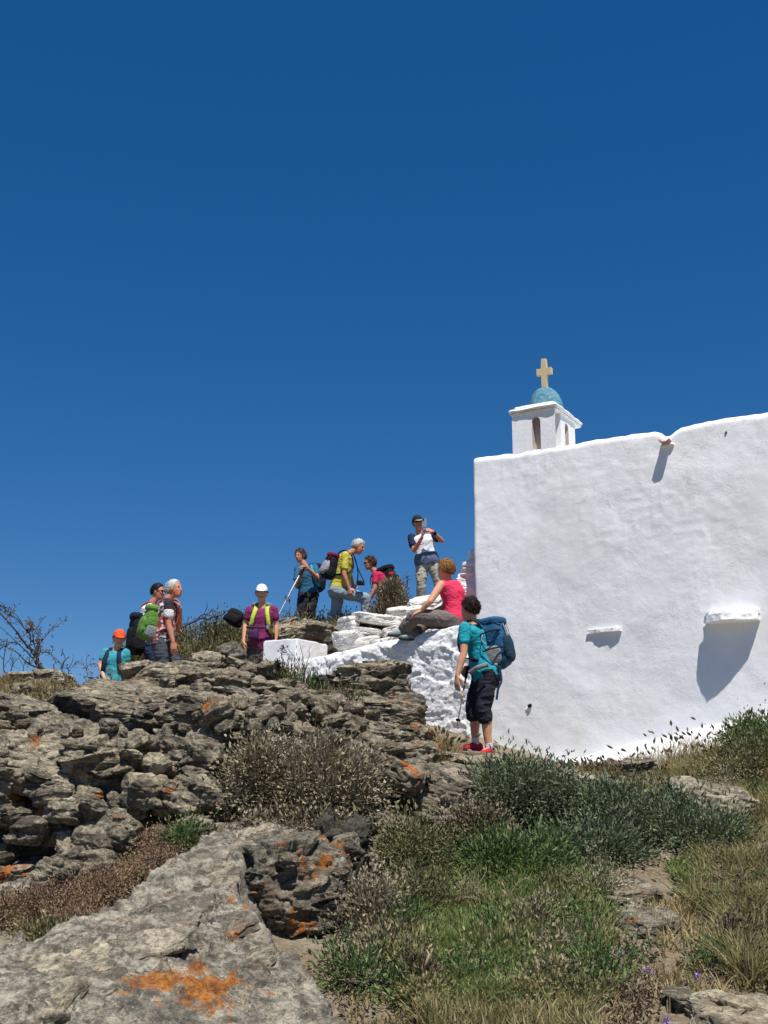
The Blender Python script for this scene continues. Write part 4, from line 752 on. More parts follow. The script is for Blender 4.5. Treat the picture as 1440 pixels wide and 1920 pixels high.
# ------------------------------------------------------------------ vegetation
PR = np.random.default_rng(21)
def leaf_quads(c, axis, L, Wd, rng, fold=.25):
    """c (n,3) leaf bases, axis (n,3) unit growth directions -> 2-face folded leaves"""
    n = len(c); r = rng.normal(size=(n, 3)); s = np.cross(axis, r); s /= np.linalg.norm(s, axis=1, keepdims=True)+1e-9; up = np.cross(s, axis)
    L = L[:, None]; Wd = Wd[:, None]; mid = c+axis*L*.45+up*L*.06; tip = c+axis*L-up*L*.10
    v = np.stack([c, mid+s*Wd/2+up*Wd*fold, tip, mid-s*Wd/2+up*Wd*fold], 1).reshape(-1, 3); i = np.arange(n)*4
    f = np.concatenate([np.stack([i, i+1, i+2], 1), np.stack([i, i+2, i+3], 1)]); return v, f
def unit(a): return a/(np.linalg.norm(a, axis=-1, keepdims=True)+1e-9)
def tubes(paths, radii, sides=4):
    vs = []; fs = []; off = 0
    for pth, rad in zip(paths, radii):
        pth = np.array(pth); k = len(pth); t = unit(np.gradient(pth, axis=0)); a = unit(np.cross(t, np.array([.3, .9, .1]))); b = np.cross(t, a)
        ang = np.arange(sides)*2*math.pi/sides; rr = np.linspace(rad[0], rad[1], k)
        ring = pth[:, None]+rr[:, None, None]*(np.cos(ang)[None, :, None]*a[:, None]+np.sin(ang)[None, :, None]*b[:, None]); vs.append(ring.reshape(-1, 3))
        for j in range(k-1):
            for q in range(sides): fs.append((off+j*sides+q, off+j*sides+(q+1) % sides, off+(j+1)*sides+(q+1) % sides, off+(j+1)*sides+q))
        off += k*sides
    return np.concatenate(vs), np.array(fs)
def branchy(base, dirn, length, r0, depth, rng, out, rad, spread=.5, droop=.0, nseg=6):
    p = np.array(base, float); d = unit(np.array(dirn, float)); pts = [p.copy()]
    for k in range(nseg):
        d = unit(d+rng.normal(size=3)*.16+np.array([0, 0, -droop])); p = p+d*length/nseg; pts.append(p.copy())
    out.append(pts); rad.append((r0, r0*.45))
    if depth > 0:
        for k in range(int(rng.integers(2, 5))):
            j = int(rng.integers(2, nseg+1)); branchy(pts[j], unit(d+rng.normal(size=3)*spread), length*rng.uniform(.4, .7), r0*.6, depth-1, rng, out, rad, spread, droop)
def shrub(label, c, rad, nleaf, L, Wd, mat, seed, cat='shrub', nclump=40, clump=.16, upness=.5, stems=14, stemmat='bark', name='shrub', group=None, base=None, hollow=.35, twig=0):
    """rounded shrub: leaves in clumps through the outer part of an uneven dome, woody stems inside"""
    rng = np.random.default_rng(seed); c = np.array(c, float); rad = np.array(rad)
    base = c-np.array([0, 0, rad[2]*.9]) if base is None else np.array(base); t = thing(name, base, label, cat, group)
    d = unit(rng.normal(size=(nclump*3, 3))); d = d[(d[:, 2] > -.55)][:nclump]; bump_ = 1+.28*fbm(d*1.6+seed, 2, seed)
    cc = c+d*rad*(bump_*rng.uniform(hollow, .88, len(d))**.6)[:, None]; w_ = rng.uniform(.5, 1.5, len(cc)); w_ /= w_.sum()
    k = rng.choice(len(cc), nleaf, p=w_); off = rng.normal(size=(nleaf, 3))*clump*rng.uniform(.6, 1.3, len(cc))[k][:, None]; pos = cc[k]+off
    out = unit((pos-c)/rad); ax = unit(out*.9+unit(off)*.7+np.array([0, 0, upness])+rng.normal(size=(nleaf, 3))*.55)
    v, f = leaf_quads(pos, ax, L*rng.uniform(.6, 1.35, nleaf), Wd*rng.uniform(.7, 1.3, nleaf), rng)
    link('foliage', mesh_np('foliage', v, f, M[mat], False), t)
    ps, rs = [], []
    for q in cc[rng.permutation(len(cc))[:stems]]:
        a = base+rng.normal(size=3)*[.06, .06, .01]; m = (a+q)/2+rng.normal(size=3)*.05; ps.append([a, (a+m)/2+rng.normal(size=3)*.02, m, (m+q)/2+rng.normal(size=3)*.02, q]); rs.append((.011, .004))
    for _ in range(twig):
        q = cc[int(rng.integers(len(cc)))]; out_ = unit(q-base); branchy(q-out_*.12, unit(out_+rng.normal(size=3)*.35), .28, .0045, 1, rng, ps, rs)
    v, f = tubes(ps, rs); link('stems', mesh_np('stems', v, f, M[stemmat]), t); return t
def S(px, py, D, w_, h_): return P(px, py, D), (w_*D/FPX/2, 0, h_*D/FPX/2)
def shr(label, px, py, w_, h_, D, dep, n, L, Wd, mat, seed, **k):
    c, r = S(px, py, D, w_, h_); return shrub(label, c, (r[0], dep/2, r[2]), n, L, Wd, mat, seed, **k)
# centre: large grey-leaved thorny shrub, built of lobes that overlap into one plant each
shr('large dry grey-leaved shrub with a bare twiggy top in the middle of the outcrop', 590,1478, 270,180, 9.35, 1.0, 9500, .038, .020, 'leaf_grey', 1, nclump=150, clump=.085, twig=70, stems=40, upness=.3)
shr('grey-leaved shrub lobe spilling down the left of the large dry shrub', 480,1470, 130,190, 9.25, .7, 4200, .036, .019, 'leaf_grey', 2, nclump=80, clump=.08, twig=14, stems=24)
shr('low grey-leaved shrub hanging above the black streaked rock face', 560,1560, 230,70, 8.95, .6, 3600, .036, .019, 'leaf_grey', 3, nclump=60, clump=.075, stems=20)
shr('grey-leaved shrub growing at the foot of the black streaked rock face', 690,1735, 120,150, 7.75, .6, 4200, .032, .017, 'leaf_grey', 4, nclump=70, clump=.08, stems=20, twig=8)
shr('olive small-leaved shrub between the stone pillar and the lichened boulder', 775,1600, 130,120, 8.75, .6, 3000, .034, .017, 'leaf_olive', 5, nclump=50, clump=.08)
shr('brown-grey twiggy shrub right of the stone with orange lichen', 885,1580, 140,110, 9.1, .6, 4200, .030, .016, 'leaf_brown', 6, nclump=70, clump=.075, twig=16)
shr('green-grey low plant in the shade beside the brown-grey shrub', 800,1690, 130,90, 8.0, .5, 2600, .034, .012, 'leaf_olive', 7, nclump=45, clump=.08)
# dark blue-green bush
shr('dark blue-green spiny bush, left hump under the walker', 980,1505, 230,150, 9.9, 1.1, 8600, .052, .017, 'leaf_blue', 11, nclump=90, clump=.085, hollow=.3, upness=.15)
shr('dark blue-green spiny bush, middle hump and largest', 1150,1572, 340,190, 9.65, 1.3, 15500, .052, .017, 'leaf_blue', 12, nclump=170, clump=.09, hollow=.3, upness=.15)
shr('dark blue-green spiny bush, low right hump beside the smooth slab', 1295,1580, 200,130, 9.35, 1.0, 6800, .050, .017, 'leaf_blue', 13, nclump=80, clump=.085, upness=.15)
shr('dark blue-green spiny bush, lower front hump above the plank-like stone', 1110,1615, 240,100, 9.0, .8, 6000, .050, .016, 'leaf_blue', 14, nclump=70, clump=.08, upness=.15)
shr('leafy green bush filling the slope under the brown-grey shrub', 960,1640, 230,120, 8.7, .9, 6200, .048, .017, 'leaf_green', 15, nclump=80, clump=.09, upness=.2)
shr('bright green leafy bush on the slope at the right edge below the chapel', 1425,1392, 120,80, 11.0, .8, 4200, .036, .016, 'leaf_green', 16, nclump=70, clump=.07, upness=.5)
shr('green weedy bush under the bright green one at the right edge', 1400,1436, 150,50, 10.7, .8, 3200, .040, .016, 'leaf_olive', 17, nclump=50, clump=.10)
shr('small green rosette growing among the red weeds', 345,1580, 70,70, 8.45, .4, 1300, .035, .015, 'leaf_green', 18, nclump=26, clump=.05)
shr('small green weed on the pale rock at lower left', 90,1762, 100,40, 6.85, .4, 1200, .030, .012, 'leaf_olive', 19, nclump=26, clump=.05)
# hilltop bushes behind the hikers
hb = [(300,1222,110,70,18.3,'round olive bush behind the two men'),(370,1215,120,70,18.4,'olive bush in front of the bare curved branch'),(430,1200,110,80,18.6,'tallest olive bush left of the woman in magenta'),(400,1235,120,50,17.9,'low olive bush behind the tall pale crest boulder'),(545,1192,70,34,19.6,'olive bush right of the woman in magenta'),(600,1186,50,22,19.4,'small olive bush between the blue hiker and the man in yellow'),(650,1182,50,22,19.2,'small brown-green bush behind the calf of the man in yellow'),(355,1245,80,30,17.4,'low scrub behind the jeans on the crest'),(262,1245,60,40,17.6,'olive scrub between the orange cap and the two men')]
for i, (px, py, w_, h_, D, lab) in enumerate(hb):
    shr(lab, px, py, w_, h_, D, .9, 3600, .05, .022, 'leaf_olive', 30+i, nclump=70, clump=.10, upness=.35, twig=5)
shr('tall grey-brown brushy bush behind the white steps', 734,1132, 44,92, 18.0, .5, 3600, .06, .018, 'leaf_grey', 45, nclump=70, clump=.06, upness=1.2, twig=10)
shr('dry brown brush at the foot of the tall brushy bush', 728,1152, 60,26, 17.8, .6, 1800, .06, .016, 'leaf_brown', 46, nclump=36, clump=.09, upness=1.0)
# green scrub on the crest in front of the white wall
shr('dark green tufted scrub below the white masonry block', 525,1284, 90,34, 12.2, .6, 1900, .055, .010, 'leaf_olive', 50, nclump=40, clump=.08, upness=1.4)
shr('grassy green scrub left of the big capstone', 590,1310, 150,40, 11.9, .7, 3400, .060, .009, 'leaf_green', 51, nclump=60, clump=.08, upness=1.5)
shr('grassy brown-green scrub under the big capstone', 640,1328, 120,50, 11.4, .6, 2600, .055, .009, 'leaf_olive', 52, nclump=50, clump=.07, upness=1.2)
# red and brown dry mats
for i, (px, py, w_, h_, D, lab) in enumerate([(310,1575,110,40,8.5,'reddish dry mat plant left of the green rosette'),(420,1578,120,40,8.6,'reddish dry mat plant right of the green rosette'),(200,1660,90,50,7.8,'rust-red mat plant below the splintered plates'),(110,1690,120,60,7.5,'rust-red mat plant at lower left under the black rock'),(20,1700,120,60,7.4,'rust-red mat plant at the lower left edge'),(300,1612,90,20,8.0,'thin brown mat plant on the soil shelf'),(150,1728,80,26,7.1,'brown mat plant at the edge of the pale rock shelf'),(1190,1438,60,30,11.4,'red dry plant beside the rusty stone'),(835,1620,30,40,8.7,'crimson leaf tuft beneath the lichened boulder')]):
    shr(lab, px, py+4, w_, h_*.7, D, .6, 2800 if w_ > 70 else 900, .018, .009, 'leaf_red', 60+i, nclump=70, clump=.05, upness=.3, stems=6, name='mat_plant', cat='plant')
# low leafy clumps through the grass
CR = np.random.default_rng(77)
for i in range(46):
    q = (CR.uniform(730, 1130), CR.uniform(1660, 1895)) if i < 26 else (CR.uniform(1330, 1440), CR.uniform(1470, 1860)) if i < 40 else (CR.uniform(640, 760), CR.uniform(1770, 1890))
    h = hit(*q)
    if h is None: continue
    r = CR.uniform(.09, .20); hh = r*CR.uniform(.45, .9); mt = ['leaf_green', 'leaf_green', 'leaf_olive', 'leaf_brown', 'grass_mixed', 'leaf_grey'][int(CR.integers(6))]
    shrub('low leafy weed clump growing in the grass slope', h+np.array([0, 0, hh*.6]), (r, r, hh), 520, CR.uniform(.022, .042), CR.uniform(.009, .016), M and mt, 500+i, cat='weed', nclump=22, clump=r*.3, upness=CR.uniform(.2, 1.4), stems=5, name='weed_clump', group='leafy weed clumps in the grass', base=h)
# ---- grass
def area(poly_px, n, rng):
    pts = [hit(*q) for q in poly_px]; pts = np.array([p for p in pts if p is not None])[:, :2]; lo, hi = pts.min(0), pts.max(0); out = []
    while len(out) < n:
        c = rng.uniform(lo, hi, (n*2, 2)); sd = poly_sd(c[:, 0], c[:, 1], pts); out += list(c[sd > -.05+.1*fbm(np.stack([c[:, 0]*3, c[:, 1]*3, c[:, 0]*0], -1), 2, 4)])
    c = np.array(out[:n]); return np.stack([c[:, 0], c[:, 1], gz(c[:, 0], c[:, 1])], -1)
def cover(label, poly, n, h, L, Wd, mat, seed, patch=1.2):
    rng = np.random.default_rng(seed); t = area(poly, n, rng); keep = rng.uniform(-.6, .6, n) < .1+patch*fbm(np.stack([t[:, 0]*3.1, t[:, 1]*3.1, t[:, 0]*0+seed*3], -1), 3, seed); t = t[keep]; k = np.repeat(np.arange(len(t)), 6); m = len(k)
    pos = t[k]+rng.normal(size=(m, 3))*[.035, .035, 0]; pos[:, 2] += rng.uniform(0, h, m); v, f = leaf_quads(pos, unit(rng.normal(size=(m, 3))+[0, 0, .5]), L*rng.uniform(.5, 1.4, m), Wd*rng.uniform(.6, 1.4, m), rng)
    tag(link('low_weeds', mesh_np('low_weeds', v, f, M[mat], False)), label, 'weeds', kind='stuff')
def grass(name, label, poly, ntuft, blades, h, wd, mat, seed, lean=.35, clumpy=1.0, curl=.5, seedheads=0, hs=.035):
    rng = np.random.default_rng(seed); t = area(poly, ntuft, rng)
    keep = rng.uniform(-.6, .6, len(t)) < .25+clumpy*fbm(np.stack([t[:, 0]*2.6, t[:, 1]*2.6, t[:, 0]*0+seed], -1), 3, seed); t = t[keep]
    hh = h*(1+.5*fbm(np.stack([t[:, 0]*1.7, t[:, 1]*1.7, t[:, 0]*0], -1), 2, seed+1))
    k = np.repeat(np.arange(len(t)), blades); wd = wd*1.35; n = len(k); b = t[k]+rng.normal(size=(n, 3))*[.022, .022, 0]
    az = rng.uniform(0, 2*math.pi, n); d = np.stack([np.cos(az), np.sin(az), 0*az], -1); L = hh[k]*rng.uniform(.45, 1.15, n); tl = rng.uniform(.05, lean*2.0, n)
    s = np.stack([-np.sin(az), np.cos(az), 0*az], -1); s = unit(s+rng.normal(size=(n, 3))*[.5, .5, 0]); rows = []
    for q, wq in ((0, 1.), (.4, .9), (.75, .6), (1., .08)):
        hor = tl*q+curl*tl*q*q*1.5; p = b+d*(L*hor)[:, None]; p[:, 2] += L*q*(1-.35*tl*q*curl); rows += [p-s*wd*wq/2, p+s*wd*wq/2]
    v = np.stack(rows, 1).reshape(-1, 3); i = np.arange(n)*8; f = np.concatenate([np.stack([i+2*j, i+2*j+1, i+2*j+3, i+2*j+2], 1) for j in range(3)])
    o = link(name, mesh_np(name, v, f, M[mat], False)); tag(o, label, 'grass', kind='stuff')
    if seedheads:
        pick = rng.choice(n, min(n, seedheads), replace=False); tip = v.reshape(n, 8, 3)[pick, 6]; m3 = v.reshape(n, 8, 3)[pick, 4]; ax = unit(tip-m3); a = unit(np.cross(ax, rng.normal(size=ax.shape))); c_ = np.cross(ax, a); hsz = hs*rng.uniform(.7, 1.3, len(tip))
        vs = [tip-ax*hsz[:, None]*.1]
        for q, rr in ((.3, .2), (.65, .2)):
            for an in range(4): vs.append(tip+ax*(hsz*q)[:, None]+(a*math.cos(an*math.pi/2)+c_*math.sin(an*math.pi/2))*(hsz*rr)[:, None])
        vs.append(tip+ax*hsz[:, None]*1.1); V_ = np.stack(vs, 1).reshape(-1, 3); i = np.arange(len(tip))*10; F = []
        for an in range(4):
            b2 = (an+1) % 4; F += [np.stack([i, i+1+an, i+1+b2], 1), np.stack([i+1+an, i+5+an, i+5+b2], 1), np.stack([i+1+an, i+5+b2, i+1+b2], 1), np.stack([i+5+an, i+9, i+5+b2], 1)]
        tag(link('grass_seed_heads', mesh_np('grass_seed_heads', V_, np.concatenate(F), M['seedhead'])), 'brown seed heads on '+label, 'seed heads', kind='stuff')
grass('green_grass', 'lush green grass on the slope under the dark bush', [(790,1640),(1000,1600),(1120,1650),(1130,1760),(1080,1830),(780,1830),(720,1760)], 1900, 8, .13, .008, 'grass_green', 1)
grass('mixed_grass', 'yellow-green grass in the lower middle', [(880,1700),(1130,1730),(1160,1800),(1100,1970),(820,1970),(760,1820)], 2400, 8, .12, .007, 'grass_mixed', 2)
grass('dry_grass', 'dry brown grass along the bottom', [(760,1860),(900,1860),(1180,1890),(1200,1990),(640,1990),(660,1880)], 1000, 7, .07, .006, 'grass_dry', 3)
grass('low_green_grass', 'short green grass at lower centre', [(760,1760),(960,1760),(960,1900),(760,1900)], 900, 8, .11, .007, 'grass_green', 4)
grass('straw_grass', 'tall straw-coloured grass at the right edge', [(1320,1610),(1440,1590),(1460,1860),(1400,1860),(1340,1740)], 1700, 8, .17, .007, 'grass_mixed', 5, seedheads=400, hs=.03)
grass('olive_grass', 'olive grass under the right end of the dark bush', [(1280,1640),(1340,1610),(1400,1640),(1330,1700),(1290,1690)], 700, 9, .14, .008, 'grass_green', 6)
grass('meadow_grass', 'brown dry grass between the chapel and the dark bush', [(1150,1455),(1440,1420),(1460,1500),(1300,1500),(1150,1475)], 2400, 9, .12, .009, 'grass_dry', 7, seedheads=500, hs=.045)
grass('meadow_grass', 'greenish meadow grass right of the smooth slab', [(1200,1450),(1440,1420),(1460,1620),(1330,1600),(1250,1500)], 1500, 8, .13, .008, 'grass_mixed', 8)
grass('wall_grass', 'dry wispy grass along the foot of the chapel wall', [(930,1446),(1180,1450),(1180,1462),(940,1458)], 800, 8, .11, .006, 'grass_dry', 9, seedheads=260, hs=.05)
grass('wall_grass', 'tall seeding grass against the wall at right', [(1200,1445),(1440,1405),(1460,1430),(1200,1450)], 300, 6, .30, .004, 'grass_dry', 10, seedheads=150, hs=.055)
grass('wall_grass', 'dry grass at the foot of the stair wall', [(785,1430),(850,1425),(850,1440),(790,1440)], 260, 8, .16, .006, 'grass_dry', 11, seedheads=60, hs=.06)
grass('crest_grass', 'dry grass and twigs on the left skyline', [(-20,1330),(190,1330),(230,1300),(-20,1296)], 900, 8, .13, .007, 'grass_dry', 12, clumpy=.6)
0 and grass('crest_grass', 'green grass behind the crest stones', [(0,1300),(180,1300),(190,1296),(0,1294)], 300, 8, .12, .008, 'grass_green', 13)
grass('hill_grass', 'olive grass on the hilltop behind the hikers', [(230,1262),(480,1235),(640,1190),(640,1180),(430,1200),(250,1245)], 1800, 8, .22, .012, 'grass_mixed', 14)
grass('soil_grass', 'sparse dry grass on the soil shelf', [(240,1600),(480,1570),(480,1600),(300,1640),(60,1720),(0,1740),(0,1700)], 700, 7, .07, .006, 'grass_dry', 15)
grass('sparse_grass', 'sparse dry grass on the path', [(1190,1700),(1300,1700),(1400,1860),(1250,1900)], 360, 7, .10, .006, 'grass_dry', 16)
cover('low leafy weeds through the green grass', [(780,1650),(1000,1610),(1180,1660),(1200,1800),(1120,1910),(700,1910),(740,1760)], 2600, .09, .040, .016, 'leaf_green', 71)
cover('small brown weeds through the lower grass', [(640,1840),(1200,1780),(1230,1990),(640,1990)], 2100, .06, .034, .014, 'leaf_brown', 72)
cover('olive weeds through the straw grass', [(1310,1640),(1440,1600),(1460,1900),(1360,1800)], 1500, .09, .038, .015, 'leaf_olive', 73)
cover('low weeds in the meadow by the chapel', [(1150,1445),(1440,1410),(1460,1500),(1300,1510),(1180,1480)], 1300, .08, .040, .018, 'leaf_olive', 74)
cover('dry brown litter on the soil shelf', [(240,1600),(480,1570),(500,1600),(300,1650),(60,1740),(0,1750),(0,1700)], 1500, .03, .030, .014, 'leaf_brown', 75)
cover('dry litter among the skyline stones', [(-20,1345),(190,1345),(235,1300),(-20,1294)], 1500, .07, .036, .016, 'leaf_grey', 76)
cover('weeds on the hilltop', [(230,1262),(480,1240),(640,1196),(640,1184),(430,1205),(250,1245)], 1600, .10, .05, .022, 'leaf_olive', 77)
# ---- dead twigs on the left skyline, curved branch, stalks
def twigs(label, specs, seed, mat='bark_dark', leaves=0, name='dead_bush', cat='dead bush', leafm='leaf_brown', group=None):
    rng = np.random.default_rng(seed); ps, rs = [], []; base = None
    for pts, r, depth in specs:
        w_ = [P(a, b, D) for a, b, D in pts]; base = w_[0] if base is None else base; fine = []
        for a, b in zip(w_[:-1], w_[1:]):
            for q in (0, .33, .66): fine.append(a+(b-a)*q+rng.normal(size=3)*.012)
        fine.append(w_[-1]); ps.append(fine); rs.append((r, r*.3))
        for k in range(depth):
            j = int(rng.integers(1, len(fine)-1)); d = unit(fine[j+1]-fine[j-1]); branchy(fine[j], unit(d+rng.normal(size=3)*.45), np.linalg.norm(fine[-1]-fine[j])*rng.uniform(.25, .5)+.08, r*.5, 1, rng, ps, rs)
    t = thing(name, base, label, cat, group); v, f = tubes(ps, rs); link('twigs', mesh_np('twigs', v, f, M[mat]), t)
    if leaves:
        allp = np.concatenate([np.array(p) for p in ps]); k = rng.choice(len(allp), leaves); ax = unit(rng.normal(size=(leaves, 3))); v, f = leaf_quads(allp[k]+rng.normal(size=(leaves, 3))*.015, ax, .035*rng.uniform(.6, 1.3, leaves), .016*rng.uniform(.7, 1.3, leaves), rng)
        link('dry_leaves', mesh_np('dry_leaves', v, f, M[leafm], False), t)
    return t
twigs('dead bush leaning left over the skyline at the left edge', [([(84,1262,12.6),(66,1225,12.6),(30,1185,12.5),(-30,1120,12.4)], .020, 4), ([(80,1258,12.7),(60,1222,12.7),(52,1190,12.7),(20,1150,12.6),(-10,1128,12.6)], .012, 3), ([(76,1255,12.6),(58,1230,12.6),(30,1200,12.6),(-20,1165,12.6)], .009, 2), ([(70,1240,12.7),(72,1200,12.7),(62,1175,12.7)], .006, 3)], 3, leaves=700)
twigs('upright dark twigs at the far left edge of the skyline', [([(12,1275,12.3),(6,1240,12.3),(8,1205,12.3)], .010, 4), ([(-5,1275,12.3),(-6,1235,12.3),(4,1200,12.3)], .009, 3), ([(22,1275,12.2),(26,1250,12.2),(18,1232,12.2)], .008, 3), ([(40,1275,12.2),(44,1250,12.2),(52,1230,12.2)], .006, 2)], 4)
twigs('short dry stalks between the dead bush and the orange cap', [([(100,1265,12.3),(102,1240,12.3),(99,1216,12.3)], .008, 2), ([(116,1265,12.3),(120,1245,12.3),(117,1220,12.3)], .008, 3), ([(128,1265,12.3),(132,1248,12.3),(138,1226,12.3)], .006, 2), ([(160,1270,12.2),(165,1250,12.2),(170,1235,12.2)], .006, 3)], 5, leaves=60)
twigs('dry thin-stemmed weeds in front of the woman with the orange cap', [([(170+12*k,1335,11.6),(172+12*k,1300,11.7),(168+13*k,1262+6*(k % 3),11.8)], .005, 4) for k in range(6)]+[([(30+16*k,1335,11.6),(34+16*k,1310,11.7),(30+16*k,1282+7*(k % 3),11.8)], .005, 3) for k in range(8)], 6, 'bark', leaves=300)
twigs('long bare curved branch reaching right behind the man with the green pack', [([(338,1177,17.0),(350,1172,17.1),(373,1160,17.2),(398,1157,17.3),(418,1151,17.4),(430,1145,17.4)], .020, 0), ([(370,1162,17.2),(382,1152,17.2),(394,1149,17.2)], .013, 2)], 7, name='bare_branch', cat='branch')
twigs('small upright weeds on the bush by the curved branch', [([(376,1200,18.2),(374,1185,18.2),(377,1168,18.2)], .012, 3), ([(404,1200,18.2),(402,1175,18.2),(404,1145,18.2)], .012, 4), ([(390,1200,18.2),(392,1180,18.2),(388,1166,18.2)], .009, 2)], 8, leaves=90, name='weed_stalks', cat='weeds')
twigs('forked bare twig standing before the white masonry block', [([(573,1325,11.6),(572,1285,11.6),(569,1245,11.6),(562,1205,11.6)], .007, 0), ([(571,1275,11.6),(560,1245,11.6),(533,1203,11.6)], .005, 1), ([(572,1262,11.6),(578,1235,11.6),(585,1211,11.6)], .005, 0)], 9, name='bare_twig', cat='twig')
twigs('short dark twig with dry heads left of the forked one', [([(522,1262,12.0),(530,1245,12.0),(531,1235,12.0),(529,1222,12.0)], .010, 1)], 10, leaves=30, name='bare_twig', cat='twig')
twigs('thin weeds between the magenta and blue hikers', [([(552,1190,19.2),(545,1150,19.2),(541,1118,19.2)], .010, 5), ([(570,1190,19.2),(574,1150,19.2),(578,1115,19.2)], .010, 4), ([(530,1190,19.2),(532,1170,19.2),(536,1150,19.2)], .009, 3)], 11, 'bark', leaves=200, name='weed_stalks', cat='weeds')
twigs('dark forked twig right of the tall brushy bush', [([(752,1150,18.2),(756,1120,18.2),(764,1086,18.2)], .016, 3), ([(745,1140,18.2),(742,1110,18.2),(738,1090,18.2)], .010, 2)], 12, leaves=60, name='bare_twig', cat='twig')
for i, (px, py, D, lab) in enumerate([(600,1440,8.95,'bare thorny twigs sticking out of the large dry grey-leaved shrub'),(1010,1500,9.5,'dead grey stems poking out of the left hump of the blue-green bush'),(1230,1560,9.2,'dead grey stems poking out of the right side of the blue-green bush'),(870,1700,7.9,'dry stalks standing in the green grass at centre'),(1390,1700,7.9,'dry stalks standing in the straw grass at right'),(690,1720,7.5,'dry twigs at the foot of the black streaked rock face')]):
    rng = np.random.default_rng(900+i); sp = []
    for k in range(9):
        a, b = px+rng.normal()*42, py+rng.normal()*16; sp.append(([(a, b+38, D), (a+rng.normal()*8, b, D), (a+rng.normal()*20, b-34-rng.uniform(0, 22), D)], .0045, 3))
    twigs(lab, sp, 950+i, 'straw_stem' if i in (3, 4) else 'bark', leaves=40, name='dry_twigs', cat='twigs')
# pale curled leaf stalk and flowers
twigs('pale curled dry stalk standing in the green grass', [([(797,1870,6.4),(798,1835,6.4),(797,1795,6.4),(803,1772,6.4),(806,1760,6.4),(801,1757,6.4)], .011, 0)], 13, 'straw_stem', name='dry_stalk', cat='stalk')
FL = [(1160,1795,'petal_violet',9,'violet flower cluster in the middle of the grass, largest'),(1216,1825,'petal_violet',4,'violet flower right of the largest cluster'),(1080,1908,'petal_violet',6,'violet flower at the bottom edge'),(1252,1728,'petal_violet',3,'violet flower beside the half-buried bluish stone'),(1387,1590,'petal_violet',6,'violet flowers right of the dark bush'),(1425,1605,'petal_violet',5,'violet flowers at the right edge of the photo'),(1315,1725,'petal_violet',4,'violet flowers on the right side of the path'),(1372,1722,'petal_violet',5,'violet flowers in the straw grass'),(1347,1915,'petal_violet',4,'violet flower on the pale sandy slab'),(1255,1910,'petal_violet',3,'violet flower left of the pale sandy slab'),(848,1722,'petal_violet',3,'lone lilac flower in the green grass'),(1315,1840,'petal_violet',3,'violet flower above the flat-topped stone'),(1228,1700,'petal_pink',2,'pink flower above the bluish stone'),(1022,1424,'petal_pink',3,'pink flower at the wall near the walker'),(979,1432,'petal_pink',3,'pink flower on the grey ledge'),(1152,1420,'petal_pink',3,'pink flower in the red dry plant'),(1425,1443,'petal_pink',3,'pink flower in the meadow at the right edge'),(912,1908,'petal_yellow',3,'yellow flower in the grass at the bottom'),(838,1628,'petal_yellow',4,'yellow flower under the lichened boulder')]
for i, (px, py, mt, k, lab) in enumerate(FL):
    rng = np.random.default_rng(400+i); g = hit(px, py+14)
    if g is None: g = P(px, py, 11)
    D = g[1]; top = P(px, py, D); t = thing('flower', g, lab, 'flower'); ps = []; cs = []
    for q in range(k):
        c = top+rng.normal(size=3)*[.025, .02, .02]*(k > 2); ps.append([g+rng.normal(size=3)*[.01, .01, 0], (g+c)/2+rng.normal(size=3)*.005, c]); cs.append(c)
    v, f = tubes(ps, [(.003, .002)]*len(ps)); link('stem', mesh_np('stem', v, f, M['bark']), t); cs = np.repeat(np.array(cs), 7, 0); n = len(cs)
    ax = unit(rng.normal(size=(n, 3))+[0, -.3, .6]); v, f = leaf_quads(cs, ax, np.full(n, .022), np.full(n, .016), rng); link('petals', mesh_np('petals', v, f, M[mt], False), t)
